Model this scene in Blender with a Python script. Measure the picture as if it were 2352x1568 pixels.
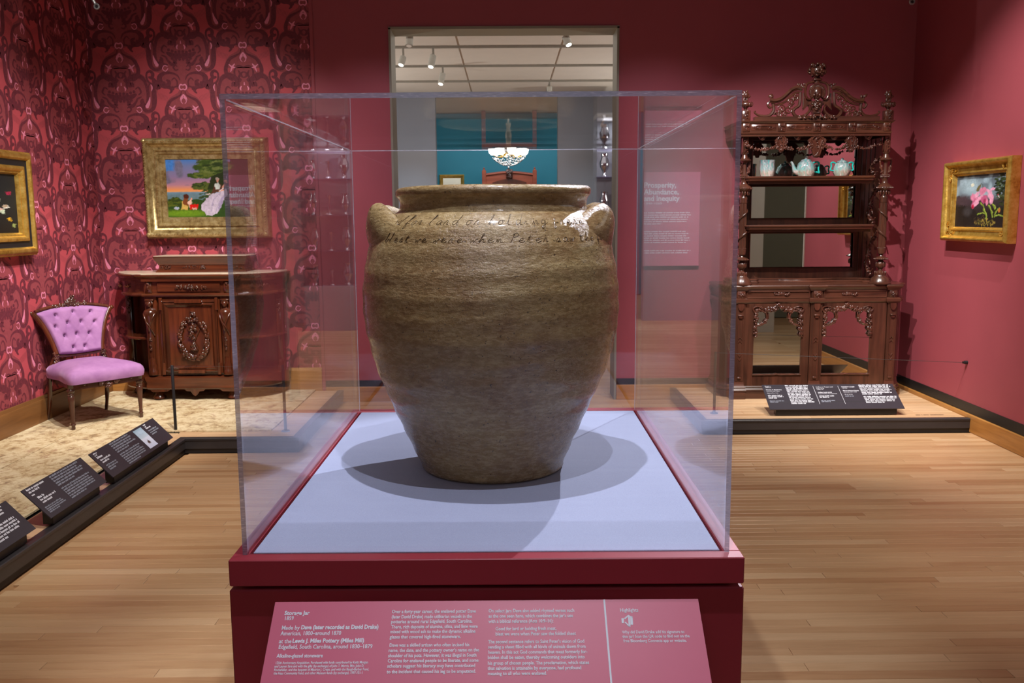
import bpy, math, random
import numpy as np
from mathutils import Vector, Matrix, noise
PI = math.pi
SC = bpy.context.scene
COL = SC.collection
for _o in list(bpy.data.objects): bpy.data.objects.remove(_o)
random.seed(4); RNG = np.random.default_rng(4)

# ------------------------------------------------------------------ camera, world, lights, exposure
CAM_Z = 1.58; FPX = 2039.4
RT = Vector((1.0, -.0059, -.0068)); UP = Vector((.0075, .1394, .9902)); FW = Vector((.0049, .9902, -.1394))
RT = (RT - FW * RT.dot(FW)).normalized(); FW.normalize(); UP = RT.cross(FW).normalized()
cam = bpy.data.objects.new('camera', bpy.data.cameras.new('camera')); COL.objects.link(cam)
cam.matrix_world = Matrix(((RT.x, UP.x, -FW.x, 0), (RT.y, UP.y, -FW.y, 0), (RT.z, UP.z, -FW.z, CAM_Z), (0, 0, 0, 1)))
cam.data.sensor_width = 36.0; cam.data.lens = FPX / 2352 * 36.0; cam.data.clip_start = .05; cam.data.clip_end = 100
SC.camera = cam
cam.data.dof.use_dof = True; cam.data.dof.focus_distance = 2.6; cam.data.dof.aperture_fstop = 11.0

SC.view_settings.view_transform = 'Standard'; SC.view_settings.look = 'None'
SC.view_settings.gamma = 1; SC.view_settings.use_curve_mapping = False
SC.view_settings.exposure = 0.0
w = bpy.data.worlds.new('world'); SC.world = w; w.use_nodes = True
w.node_tree.nodes['Background'].inputs[0].default_value = (.62, .66, .80, 1)
w.node_tree.nodes['Background'].inputs[1].default_value = .02

def spot(loc, tgt, energy, col, ang=60, blend=.6, size=.04):
    d = bpy.data.lights.new('spot_lamp', 'SPOT'); d.energy = energy; d.color = col
    d.spot_size = math.radians(ang); d.spot_blend = blend; d.shadow_soft_size = size
    o = bpy.data.objects.new('spot_lamp', d); COL.objects.link(o); o.location = loc
    o.rotation_euler = (Vector(tgt) - Vector(loc)).to_track_quat('-Z', 'Y').to_euler(); return o
def area(loc, tgt, energy, col, sx, sy):
    d = bpy.data.lights.new('area_lamp', 'AREA'); d.shape = 'RECTANGLE'; d.size = sx; d.size_y = sy; d.energy = energy; d.color = col
    o = bpy.data.objects.new('area_lamp', d); COL.objects.link(o); o.location = loc
    o.rotation_euler = (Vector(tgt) - Vector(loc)).to_track_quat('-Z', 'Y').to_euler(); return o
COOL = (.86, .90, 1.0); WARM = (1.0, .90, .78); NEUT = (1.0, .95, .90)
# over the jar, in front of it, and from the back right
spot((-.05, 2.0, 3.53), (-.04, 2.45, 1.0), 235, COOL, 54, .5, .012)
spot((1.55, 4.85, 3.7), (-.04, 2.3, 1.1), 800, COOL, 24, .4, .015)
spot((.25, 1.22, 4.1), (-.04, 1.85, .9), 190, COOL, 44, .5, .015)
# walls and furniture
spot((-1.9, 4.9, 4.1), (-2.5, 7.55, 1.2), 360, NEUT, 56, .9, .03)
spot((-1.0, 5.3, 4.1), (-3.43, 5.9, 1.0), 400, NEUT, 56, .9, .03)
spot((-1.3, 4.5, 4.1), (-2.85, 6.9, .3), 560, NEUT, 42, .7, .02)
spot((-.9, 3.4, 4.1), (-2.7, 5.2, .1), 330, NEUT, 55, .8, .03)
spot((.9, 4.9, 4.1), (2.5, 7.2, 1.1), 620, NEUT, 50, .8, .02)
spot((2.5, 4.6, 4.1), (2.2, 6.7, .1), 420, NEUT, 46, .7, .02)
spot((1.7, 5.2, 4.1), (3.36, 6.0, 1.1), 430, NEUT, 62, .9, .02)
spot((-.9, 5.0, 4.1), (-1.1, 7.57, 1.1), 230, (.92, .86, 1.0), 50, .9, .05)
spot((1.2, 5.0, 4.1), (1.25, 7.57, 1.1), 230, (.92, .86, 1.0), 50, .9, .05)
spot((1.9, 3.2, 4.1), (2.2, 4.9, 0), 230, NEUT, 62, .9, .05)
spot((-1.4, 2.2, 4.1), (-1.3, 3.9, 0), 240, NEUT, 52, .9, .05)
area((0, 3.6, 4.22), (0, 3.6, 0), 9, (1.0, .94, .90), 6.2, 6.5)  # added weak ambient fill under the ceiling, not a fixture
area((0, -2.0, 3.6), (0, 4.0, .6), 24, (.95, .95, 1.0), 4.5, 2.0)  # added front fill from behind the camera
area((4.9, 3.4, 3.2), (4.9, 3.4, 0), 30, (1, .97, .9), 2.0, 2.5)
# the galleries beyond the doorway
area((0, 10.6, 3.3), (0, 10.6, 0), 50, (1, .96, .9), 5.5, 4.5)
spot((-1.2, 11.6, 3.2), (-1.7, 13.4, .1), 150, (.72, .88, 1.0), 75, .9, .05)
spot((1.0, 11.6, 3.2), (1.3, 13.4, .1), 70, (.72, .88, 1.0), 75, .9, .05)
for _x in (-2.85, 2.85):
    for _y in (9.0, 11.6): spot((_x, _y, 2.2), (_x * .25, _y + .4, 3.4), 110, (1, .95, .88), 120, .9, .03)  # added uplights by the side walls, out of view, to brighten the ceiling
area((0, 16.3, 3.5), (0, 17.6, 1.2), 60, (.95, 1, 1), 3.6, 1.2)

# ------------------------------------------------------------------ pixels of the photograph -> points in the room
def ray(px, py): return FW + RT * ((px - 1176) / FPX) - UP * ((py - 784) / FPX)
O3 = Vector((0, 0, CAM_Z))
def atY(px, py, Y):
    d = ray(px, py); return O3 + d * (Y / d.y)
def atX(px, py, X):
    d = ray(px, py); return O3 + d * (X / d.x)
def atZ(px, py, Z):
    d = ray(px, py); return O3 + d * ((Z - CAM_Z) / d.z)

# ------------------------------------------------------------------ mesh helper
OFF = {}
class MB:
    def __init__(s): s.v = []; s.f = []; s.m = []; s.mi = 0
    def add(s, vs, fs):
        n = len(s.v); s.v += [tuple(v) for v in vs]; s.f += [tuple(i + n for i in f) for f in fs]; s.m += [s.mi] * len(fs); return s
    def box(s, x0, y0, z0, x1, y1, z1):
        if x0 > x1: x0, x1 = x1, x0
        if y0 > y1: y0, y1 = y1, y0
        if z0 > z1: z0, z1 = z1, z0
        return s.add([(x0, y0, z0), (x1, y0, z0), (x1, y1, z0), (x0, y1, z0), (x0, y0, z1), (x1, y0, z1), (x1, y1, z1), (x0, y1, z1)],
                     [(0, 3, 2, 1), (4, 5, 6, 7), (0, 1, 5, 4), (1, 2, 6, 5), (2, 3, 7, 6), (3, 0, 4, 7)])
    def cbox(s, x0, y0, z0, x1, y1, z1, c=.004):
        # box with chamfered edges on all vertical and horizontal borders
        if x0 > x1: x0, x1 = x1, x0
        if y0 > y1: y0, y1 = y1, y0
        if z0 > z1: z0, z1 = z1, z0
        c = min(c, (x1 - x0) * .45, (y1 - y0) * .45, (z1 - z0) * .45)
        def ring(z, i):
            return [(x0 + i, y0 + c + (i if i else 0) * 0, z), (x0 + c, y0 + i, z), (x1 - c, y0 + i, z), (x1 - i, y0 + c, z), (x1 - i, y1 - c, z), (x1 - c, y1 - i, z), (x0 + c, y1 - i, z), (x0 + i, y1 - c, z)]
        def inner(z): return [(x0 + c, y0 + c, z)] * 0 + [(x0 + c, y0 + c * 1.4, z), (x0 + c * 1.4, y0 + c, z), (x1 - c * 1.4, y0 + c, z), (x1 - c, y0 + c * 1.4, z), (x1 - c, y1 - c * 1.4, z), (x1 - c * 1.4, y1 - c, z), (x0 + c * 1.4, y1 - c, z), (x0 + c, y1 - c * 1.4, z)]
        vs = inner(z0) + ring(z0 + c, 0) + ring(z1 - c, 0) + inner(z1); fs = []
        for r in range(3):
            for i in range(8):
                j = (i + 1) % 8; fs.append((r * 8 + i, r * 8 + j, r * 8 + 8 + j, r * 8 + 8 + i))
        fs.append(tuple(range(7, -1, -1))); fs.append(tuple(range(24, 32)))
        return s.add(vs, fs)
    def lathe(s, prof, c=(0, 0, 0), seg=20, axis='z', sx=1, sy=1, flute=0, fd=0.0):
        vs = []; fs = []; n = len(prof)
        for (r, h) in prof:
            for k in range(seg):
                a = 2 * PI * k / seg; rr = r * (1 - (fd if flute and k % 2 else 0))
                x, y = rr * math.cos(a) * sx, rr * math.sin(a) * sy
                p = (x, y, h) if axis == 'z' else ((x, h, y) if axis == 'y' else (h, x, y))
                vs.append((c[0] + p[0], c[1] + p[1], c[2] + p[2]))
        for i in range(n - 1):
            for k in range(seg):
                l = (k + 1) % seg; fs.append((i * seg + k, i * seg + l, (i + 1) * seg + l, (i + 1) * seg + k))
        fs.append(tuple(range(seg - 1, -1, -1))); fs.append(tuple((n - 1) * seg + k for k in range(seg)))
        return s.add(vs, fs)
    def tube(s, pts, r, seg=8, closed=False, flat=1.0, fdir=None):
        pts = [Vector(p) for p in pts]; n = len(pts); rs = r if isinstance(r, (list, tuple)) else [r] * n
        vs = []; fs = []; prev = None
        for i, p in enumerate(pts):
            if closed: t = pts[(i + 1) % n] - pts[i - 1]
            else: t = pts[min(i + 1, n - 1)] - pts[max(i - 1, 0)]
            if t.length < 1e-9: t = Vector((0, 0, 1))
            t.normalize()
            if fdir is not None: a = Vector(fdir) - t * Vector(fdir).dot(t)
            elif prev is None: a = t.orthogonal()
            else: a = prev - t * prev.dot(t)
            if a.length < 1e-6: a = t.orthogonal()
            a.normalize(); prev = a; b = t.cross(a)
            for k in range(seg):
                q = 2 * PI * k / seg; vs.append(p + a * (math.cos(q) * rs[i] * flat) + b * (math.sin(q) * rs[i]))
        for i in range(n if closed else n - 1):
            j = (i + 1) % n
            for k in range(seg):
                l = (k + 1) % seg; fs.append((i * seg + k, i * seg + l, j * seg + l, j * seg + k))
        if not closed: fs.append(tuple(range(seg - 1, -1, -1))); fs.append(tuple((n - 1) * seg + k for k in range(seg)))
        return s.add(vs, fs)
    def ell(s, c, r, nu=8, nv=6, rot=None):
        vs = []; fs = []
        for i in range(nv + 1):
            t = PI * i / nv
            for k in range(nu):
                a = 2 * PI * k / nu; v = Vector((r[0] * math.sin(t) * math.cos(a), r[1] * math.sin(t) * math.sin(a), r[2] * math.cos(t)))
                if rot is not None: v = rot @ v
                vs.append((c[0] + v.x, c[1] + v.y, c[2] + v.z))
        for i in range(nv):
            for k in range(nu):
                l = (k + 1) % nu; fs.append((i * nu + k, (i + 1) * nu + k, (i + 1) * nu + l, i * nu + l))
        return s.add(vs, fs)
    def prism(s, pts, y0, y1):
        # outline in (x, z), thickness along y
        n = len(pts); vs = [(p[0], y0, p[1]) for p in pts] + [(p[0], y1, p[1]) for p in pts]
        fs = [tuple(range(n)), tuple(range(2 * n - 1, n - 1, -1))] + [((i + 1) % n, i, n + i, n + (i + 1) % n) for i in range(n)]
        return s.add(vs, fs)
    def prismz(s, pts, z0, z1):
        n = len(pts); vs = [(p[0], p[1], z0) for p in pts] + [(p[0], p[1], z1) for p in pts]
        fs = [tuple(range(n - 1, -1, -1)), tuple(range(n, 2 * n))] + [(i, (i + 1) % n, n + (i + 1) % n, n + i) for i in range(n)]
        return s.add(vs, fs)
    def sweepz(s, path, prof, closed=False):
        # path in (x, y) going left to right along a front; prof = [(out, z)], out is towards the right-hand normal
        n = len(path); vs = []; fs = []; m = len(prof)
        for i, p in enumerate(path):
            a = path[max(i - 1, 0)]; b = path[min(i + 1, n - 1)]
            def nr(u, v):
                dx, dy = v[0] - u[0], v[1] - u[1]; L = math.hypot(dx, dy) or 1; return (dy / L, -dx / L)
            n1 = nr(a, p) if i > 0 else nr(p, b); n2 = nr(p, b) if i < n - 1 else n1
            nx, ny = n1[0] + n2[0], n1[1] + n2[1]; L = math.hypot(nx, ny) or 1; nx /= L; ny /= L
            k = 1 / max(.4, nx * n1[0] + ny * n1[1])
            for (o, z) in prof: vs.append((p[0] + nx * o * k, p[1] + ny * o * k, z))
        for i in range(n - 1):
            for j in range(m - 1): fs.append((i * m + j, (i + 1) * m + j, (i + 1) * m + j + 1, i * m + j + 1))
        fs.append(tuple(range(m))); fs.append(tuple((n - 1) * m + j for j in range(m - 1, -1, -1)))
        return s.add(vs, fs)
    def xf(s, M, start=0):
        for i in range(start, len(s.v)):
            q = M @ Vector(s.v[i]); s.v[i] = (q.x, q.y, q.z)
        return s
    def build(s, name, mat, parent=None, off=None, smooth=None, kind=None, label=None):
        if off is None: off = OFF.get(parent.name, (0, 0, 0)) if parent is not None else (0, 0, 0)
        me = bpy.data.meshes.new(name); V = np.array(s.v, dtype=float).reshape(-1, 3) - np.array(off)
        me.from_pydata(V.tolist(), [], s.f)
        for m in (mat if isinstance(mat, (list, tuple)) else [mat]): me.materials.append(m)
        if s.mi or any(s.m): me.polygons.foreach_set('material_index', s.m)
        me.update()
        if smooth is not None:
            me.shade_smooth(); me.set_sharp_from_angle(angle=math.radians(smooth))
        o = bpy.data.objects.new(name, me); COL.objects.link(o)
        if parent is not None: o.parent = parent
        else: o.location = off
        OFF[o.name] = off
        if kind: o['kind'] = kind
        if label: o['label'] = label
        return o
def tag(o, label, cat, group=None):
    o['label'] = label; o['category'] = cat
    if group: o['group'] = group
    return o
def thing(name, label, cat, loc=(0, 0, 0), rotz=0, group=None, local=False):
    o = bpy.data.objects.new(name, None); COL.objects.link(o); o.location = loc; o.rotation_euler = (0, 0, rotz)
    o.empty_display_size = .1; OFF[o.name] = (0, 0, 0) if local else tuple(loc); return tag(o, label, cat, group)
def struct(mb, name, mat, parent=None, **k):
    o = mb.build(name, mat, parent, **k); o['kind'] = 'structure'; return o
def copy_tree(o, parent=None):
    c = o.copy(); COL.objects.link(c); c.parent = parent; OFF[c.name] = OFF.get(o.name, (0, 0, 0))
    for ch in list(o.children): copy_tree(ch, c)
    return c
def arc(cx, cz, r, a0, a1, n=10, rz=None):
    rz = r if rz is None else rz
    return [(cx + r * math.cos(math.radians(a0 + (a1 - a0) * i / (n - 1))), cz + rz * math.sin(math.radians(a0 + (a1 - a0) * i / (n - 1)))) for i in range(n)]
def smoothpts(pts, n=6, closed=False):
    pts = [Vector(p) for p in pts]; L = len(pts); out = []
    for i in range(L if closed else L - 1):
        p1 = pts[i]; p2 = pts[(i + 1) % L]
        p0 = pts[i - 1] if (closed or i > 0) else p1; p3 = pts[(i + 2) % L] if (closed or i + 2 < L) else p2
        for k in range(n):
            t = k / n
            out.append(.5 * ((2 * p1) + (p2 - p0) * t + (2 * p0 - 5 * p1 + 4 * p2 - p3) * t * t + (3 * p1 - 3 * p2 + p3 - p0) * t ** 3))
    if not closed: out.append(pts[-1])
    return out

# ------------------------------------------------------------------ materials
def srgb(r, g, b):
    f = lambda c: (c / 255 / 12.92) if c / 255 <= .04045 else ((c / 255 + .055) / 1.055) ** 2.4
    return (f(r), f(g), f(b), 1)
class N:
    def __init__(s, name):
        s.m = bpy.data.materials.new(name); s.m.use_nodes = True; s.t = s.m.node_tree; s.n = s.t.nodes; s.l = s.t.links
        s.b = s.n['Principled BSDF']; s.out = s.n['Material Output']; s.co = None
    def new(s, ty, **k):
        x = s.n.new(ty)
        for a, b in k.items(): setattr(x, a, b)
        return x
    def coord(s, kind='Object', scale=(1, 1, 1), rot=(0, 0, 0)):
        t = s.new('ShaderNodeTexCoord'); m = s.new('ShaderNodeMapping'); m.inputs['Scale'].default_value = scale; m.inputs['Rotation'].default_value = rot
        s.l.new(t.outputs[kind], m.inputs['Vector']); return m.outputs['Vector']
    def noise(s, vec, sc, det=4, rough=.55, dist=0):
        x = s.new('ShaderNodeTexNoise'); x.inputs['Scale'].default_value = sc; x.inputs['Detail'].default_value = det
        x.inputs['Roughness'].default_value = rough; x.inputs['Distortion'].default_value = dist
        if vec is not None: s.l.new(vec, x.inputs['Vector'])
        return x.outputs['Fac']
    def ramp(s, fac, stops, interp='LINEAR'):
        x = s.new('ShaderNodeValToRGB'); x.color_ramp.interpolation = interp; e = x.color_ramp.elements
        while len(e) < len(stops): e.new(.5)
        for i, (p, c) in enumerate(stops): e[i].position = p; e[i].color = c if len(c) == 4 else (*c, 1)
        s.l.new(fac, x.inputs['Fac']); return x.outputs['Color']
    def mix(s, fac, a, b, mode='MIX'):
        x = s.new('ShaderNodeMix'); x.data_type = 'RGBA'; x.blend_type = mode
        for k, v in ((0, fac), (6, a), (7, b)):
            if hasattr(v, 'is_output') or isinstance(v, bpy.types.NodeSocket): s.l.new(v, x.inputs[k])
            else: x.inputs[k].default_value = v
        return x.outputs[2]
    def math(s, op, a, b=0.0):
        x = s.new('ShaderNodeMath'); x.operation = op
        for k, v in ((0, a), (1, b)):
            if isinstance(v, bpy.types.NodeSocket): s.l.new(v, x.inputs[k])
            else: x.inputs[k].default_value = v
        return x.outputs[0]
    def bump(s, h, strength=.3, dist=.01, prev=None):
        x = s.new('ShaderNodeBump'); x.inputs['Strength'].default_value = strength; x.inputs['Distance'].default_value = dist
        s.l.new(h, x.inputs['Height'])
        if prev is not None: s.l.new(prev, x.inputs['Normal'])
        s.l.new(x.outputs['Normal'], s.b.inputs['Normal']); return x.outputs['Normal']
    def col(s, c):
        if isinstance(c, bpy.types.NodeSocket): s.l.new(c, s.b.inputs['Base Color'])
        else: s.b.inputs['Base Color'].default_value = c
        return s
    def set(s, **k):
        for a, b in k.items():
            a = a.replace('_', ' ')
            if isinstance(b, bpy.types.NodeSocket): s.l.new(b, s.b.inputs[a])
            else: s.b.inputs[a].default_value = b
        return s
def M_plain(name, c, rough=.6, var=.12, sc=12, metal=0, bump=.1, bsc=80, spec=.5):
    n = N(name); v = n.coord(); f = n.noise(v, sc, 3)
    d = tuple(x * (1 - var) for x in c[:3]) + (1,); e = tuple(min(1, x * (1 + var)) for x in c[:3]) + (1,)
    n.col(n.ramp(f, [(.3, d), (.7, e)])).set(Roughness=rough, Metallic=metal); n.b.inputs['Specular IOR Level'].default_value = spec
    if bump: n.bump(n.noise(v, bsc, 3), bump, .003)
    return n.m
def M_wood(name, dark, light, rough=.35, axis='x', sc=1.0, coat=.0, lines=1.0):
    n = N(name); k = {'x': (.9, 14, 14), 'y': (14, .9, 14), 'z': (14, 14, .9)}[axis]
    v = n.coord(scale=tuple(a * sc for a in k)); f = n.noise(v, 2.0, 5, .6, .6); v2 = n.coord(scale=(2, 2, 2)); g = n.noise(v2, 1.6, 3)
    m = n.math('ADD', n.math('MULTIPLY', f, .7 * lines), n.math('MULTIPLY', g, .35))
    n.col(n.ramp(m, [(.3, dark), (.72, light)])).set(Roughness=rough); n.b.inputs['Coat Weight'].default_value = coat; n.b.inputs['Coat Roughness'].default_value = .15
    n.bump(f, .12, .002); return n.m

M = {}
M['red'] = M_plain('red_wall_paint', srgb(158, 71, 82), .62, .03, 3, bump=.05, bsc=160)
M['ped'] = M_plain('pedestal_paint', srgb(160, 48, 62), .42, .03, 5, bump=.03, bsc=200)
M['gray'] = M_plain('gray_wall_paint', srgb(146, 150, 156), .6, .02, 3, bump=.04, bsc=160)
M['taupe'] = M_plain('taupe_jamb_paint', srgb(140, 136, 120), .55, .03, 4, bump=.04, bsc=160)
M['olive'] = M_plain('olive_gray_wall_paint', srgb(120, 118, 100), .6, .03, 4, bump=.04, bsc=160)
M['teal'] = M_plain('teal_wall_paint', srgb(20, 118, 138), .6, .04, 3, bump=.04, bsc=160)
M['ceil'] = M_plain('ceiling_panel', srgb(205, 196, 186), .8, .02, 6, bump=.05, bsc=120)
M['white'] = M_plain('white_paint', srgb(215, 212, 205), .6, .02, 6)
M['black'] = M_plain('black_trim', srgb(26, 25, 27), .45, .1, 12)
M['rail'] = M_plain('black_platform_rail', srgb(50, 47, 49), .40, .10, 9, bump=.12, bsc=60)
M['sign'] = M_plain('dark_label_board', srgb(50, 46, 54), .42, .04, 20, bump=.02)
M['signw'] = M_plain('white_print', srgb(225, 226, 235), .6, .02, 20, bump=0)
M['signg'] = M_plain('gray_print', srgb(150, 156, 170), .6, .02, 20, bump=0)
M['pinkp'] = M_plain('pink_label_panel', srgb(206, 96, 122), .45, .02, 8, bump=.02)
M['pinkw'] = M_plain('pink_wall_panel', srgb(196, 104, 126), .5, .02, 8, bump=.02)
M['pinkt'] = M_plain('pale_pink_print', srgb(236, 190, 205), .6, .02, 20, bump=0)
M['deck'] = None
M['steel'] = M_plain('brushed_gray_metal', srgb(150, 150, 148), .4, .05, 30, metal=.6)
M['fixture'] = M_plain('fixture_gray', srgb(142, 138, 128), .5, .05, 30)
M['walnut'] = M_wood('walnut', srgb(36, 20, 14), srgb(92, 54, 40), .30, 'z', 1.0, .35)
M['walnutx'] = M_wood('walnut_horizontal', srgb(40, 22, 16), srgb(98, 57, 42), .30, 'x', 1.0, .35)
M['carve'] = M_wood('carved_walnut', srgb(40, 19, 14), srgb(100, 56, 42), .26, 'z', .5, .4)
M['mahog'] = M_wood('mahogany', srgb(42, 18, 9), srgb(110, 52, 26), .26, 'z', 1.0, .5)
M['mahogx'] = M_wood('mahogany_horizontal', srgb(42, 18, 10), srgb(106, 51, 27), .26, 'x', 1.0, .5)
M['mahogc'] = M_wood('carved_mahogany', srgb(38, 16, 9), srgb(98, 48, 26), .2, 'z', .5, .6)
M['marble'] = M_plain('pale_marble', srgb(222, 204, 178), .2, .08, 14, bump=0)
M['bench'] = M_wood('brown_box_wood', srgb(120, 84, 44), srgb(168, 124, 70), .4, 'x')
M['base'] = M_wood('oak_baseboard', srgb(150, 98, 44), srgb(196, 140, 74), .38, 'x', 1.0)
M['basey'] = M_wood('oak_baseboard_side', srgb(150, 98, 44), srgb(196, 140, 74), .38, 'y', 1.0)
M['basel'] = M_wood('dark_oak_baseboard', srgb(104, 66, 34), srgb(142, 96, 52), .4, 'y', 1.0)
n = N('mirror_glass'); n.col((.80, .82, .80, 1)).set(Metallic=1.0, Roughness=.015); M['mirror'] = n.m
n = N('silver'); v = n.coord(); n.col((.86, .86, .88, 1)).set(Metallic=1.0, Roughness=.14); n.bump(n.noise(v, 60, 2), .1, .002); M['silver'] = n.m
n = N('gilding'); v = n.coord(); f = n.noise(v, 18, 5, .65)
n.col(n.ramp(f, [(.22, srgb(150, 98, 34)), (.45, srgb(208, 164, 72)), (.75, srgb(236, 202, 116))])).set(Metallic=.75, Roughness=.34); n.bump(n.noise(v, 55, 4), .35, .004); M['gold'] = n.m
n = N('pale_gilding'); v = n.coord(); f = n.noise(v, 22, 5, .65)
n.col(n.ramp(f, [(.25, srgb(104, 78, 40)), (.5, srgb(182, 158, 104)), (.78, srgb(222, 208, 160))])).set(Metallic=.6, Roughness=.36); n.bump(n.noise(v, 60, 4), .45, .004); M['gold2'] = n.m
# oak strip floor: tone per board
n = N('oak_floor'); a = n.new('ShaderNodeAttribute', attribute_name='tone')
g = n.new('ShaderNodeNewGeometry'); mp = n.new('ShaderNodeMapping'); mp.inputs['Scale'].default_value = (1.1, 16, 3)
cb = n.new('ShaderNodeCombineXYZ'); n.l.new(n.math('MULTIPLY', a.outputs['Fac'], 37.0), cb.inputs[0]); n.l.new(n.math('MULTIPLY', a.outputs['Fac'], 91.0), cb.inputs[2])
n.l.new(g.outputs['Position'], mp.inputs['Vector']); n.l.new(cb.outputs[0], mp.inputs['Location'])
f = n.noise(mp.outputs[0], 2.2, 6, .62, .8)
c1 = n.ramp(f, [(.28, srgb(150, 106, 70)), (.52, srgb(190, 148, 106)), (.76, srgb(208, 172, 132))])
c2 = n.ramp(a.outputs['Fac'], [(0, srgb(178, 132, 92)), (.5, srgb(205, 166, 124)), (1, srgb(228, 196, 156))])
n.col(n.mix(.62, c1, c2)).set(Roughness=n.math('ADD', n.math('MULTIPLY', f, .14), .26)); n.bump(f, .06, .002); M['floor'] = n.m
# carpet
n = N('cream_carpet'); v = n.coord(); f1 = n.noise(v, 7, 6, .7, 1.4); f2 = n.noise(v, 17, 6, .78, 1.2); f3 = n.noise(v, 2.2, 2)
c = n.ramp(n.math('ADD', n.math('MULTIPLY', f2, .6), n.math('MULTIPLY', n.noise(v, 9, 3, .6, .3), .4)), [(.39, srgb(112, 78, 46)), (.45, srgb(180, 148, 102)), (.52, srgb(214, 194, 152)), (.64, srgb(228, 212, 176))])
c = n.mix(n.math('MULTIPLY', n.math('GREATER_THAN', f1, .60), .55), c, srgb(150, 92, 64))
n.col(n.mix(.22, c, n.ramp(f3, [(.35, srgb(186, 160, 118)), (.65, srgb(236, 222, 190))]))).set(Roughness=.95); n.bump(n.noise(v, 180, 3), .6, .006); M['carpet'] = n.m
# wallpaper tones
M['wp0'] = M_plain('wallpaper_ground', srgb(184, 72, 82), .7, .05, 8, bump=.06, bsc=200)
M['wp1'] = M_plain('wallpaper_rose_brown', srgb(146, 62, 70), .72, .10, 40, bump=.06, bsc=200)
M['wp2'] = M_plain('wallpaper_maroon', srgb(106, 36, 50), .7, .22, 60, bump=.06, bsc=200)
M['wp3'] = M_plain('wallpaper_pink', srgb(226, 132, 160), .6, .08, 60, bump=.06, bsc=200)
# velvet
n = N('lilac_velvet'); v = n.coord(); f = n.noise(v, 9, 4, .6)
n.col(n.ramp(f, [(.3, srgb(146, 96, 148)), (.7, srgb(172, 122, 170))])).set(Roughness=.85); n.b.inputs['Sheen Weight'].default_value = .5; n.b.inputs['Sheen Roughness'].default_value = .35
n.b.inputs['Sheen Tint'].default_value = srgb(240, 200, 245); n.bump(n.noise(v, 300, 2), .2, .002); M['velvet'] = n.m
M['button'] = M_plain('velvet_button', srgb(92, 48, 96), .8, .1, 30)
# deck fabric board
n = N('gray_deck_board'); v = n.coord(); f = n.noise(v, 3, 2); g2 = n.noise(v, 420, 2)
n.col(n.mix(.35, n.ramp(f, [(.3, srgb(146, 152, 176)), (.7, srgb(154, 160, 184))]), n.ramp(g2, [(.3, srgb(132, 138, 162)), (.7, srgb(168, 174, 196))]))).set(Roughness=.8); n.bump(g2, .15, .001); M['deck'] = n.m
# acrylic sheet: clear, with a Fresnel gloss on both faces
def acrylic(name, r0, tint):
    n = N(name); n.n.remove(n.b)
    ge = n.new('ShaderNodeNewGeometry'); dt = n.new('ShaderNodeVectorMath'); dt.operation = 'DOT_PRODUCT'
    n.l.new(ge.outputs['Incoming'], dt.inputs[0]); n.l.new(ge.outputs['Normal'], dt.inputs[1])
    c = n.math('SUBTRACT', 1.0, n.math('ABSOLUTE', dt.outputs['Value'])); p = n.math('POWER', c, 5.0)
    fr = n.math('ADD', n.math('MULTIPLY', p, 1 - r0), r0)
    tr = n.new('ShaderNodeBsdfTransparent'); tr.inputs[0].default_value = tint
    gl = n.new('ShaderNodeBsdfGlossy'); gl.inputs['Roughness'].default_value = 0.0; gl.inputs['Color'].default_value = (1, 1, 1, 1)
    mx = n.new('ShaderNodeMixShader'); n.l.new(fr, mx.inputs[0]); n.l.new(tr.outputs[0], mx.inputs[1]); n.l.new(gl.outputs[0], mx.inputs[2])
    n.l.new(mx.outputs[0], n.out.inputs['Surface']); return n.m
M['acryl'] = acrylic('clear_acrylic', .042, (.985, .98, .99, 1))
n = N('frosted_acrylic_edge'); v = n.coord(scale=(1, 1, 1)); f = n.noise(n.coord(scale=(60, 60, 420)), 1.0, 2)
n.col(n.ramp(f, [(.35, srgb(112, 110, 128)), (.60, srgb(146, 144, 164)), (.78, srgb(240, 240, 250))])).set(Roughness=.25)  # near-white stop paints sparkles of light into the edge colour
tr = n.new('ShaderNodeBsdfTransparent'); tl = n.new('ShaderNodeBsdfTranslucent'); tl.inputs[0].default_value = srgb(176, 174, 196)
m1 = n.new('ShaderNodeMixShader'); m1.inputs[0].default_value = .35; n.l.new(n.b.outputs[0], m1.inputs[1]); n.l.new(tl.outputs[0], m1.inputs[2])
m2 = n.new('ShaderNodeMixShader'); m2.inputs[0].default_value = .3; n.l.new(m1.outputs[0], m2.inputs[1]); n.l.new(tr.outputs[0], m2.inputs[2]); n.l.new(m2.outputs[0], n.out.inputs['Surface']); M['acedge'] = n.m
# stoneware glaze
n = N('alkaline_glaze'); v = n.coord(); vs_ = n.coord(scale=(1, 1, 2.6))
f1 = n.noise(vs_, 4.0, 5, .6, .5); f2 = n.noise(v, 3.6, 3, .6); f3 = n.noise(v, 150, 3, .7); f4 = n.noise(n.coord(scale=(1, 1, 3.2)), 44, 5, .75)
base = n.ramp(f1, [(.28, srgb(118, 88, 50)), (.45, srgb(152, 122, 76)), (.60, srgb(172, 148, 100)), (.76, srgb(150, 116, 80))])
base = n.mix(n.ramp(f2, [(.50, (0, 0, 0, 1)), (.62, (.7, .7, .7, 1))]), base, srgb(124, 84, 54))
base = n.mix(.5, base, n.ramp(f4, [(.32, srgb(88, 66, 38)), (.5, srgb(150, 124, 80)), (.68, srgb(200, 178, 130))]))
sp = n.ramp(f3, [(.31, (1, 1, 1, 1)), (.37, (0, 0, 0, 1))]); base = n.mix(sp, base, srgb(44, 30, 16))
f5 = n.noise(v, 230, 2, .6); sp2 = n.ramp(f5, [(.64, (0, 0, 0, 1)), (.72, (1, 1, 1, 1))]); base = n.mix(n.math('MULTIPLY', sp2, .6), base, srgb(204, 184, 140))
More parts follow.
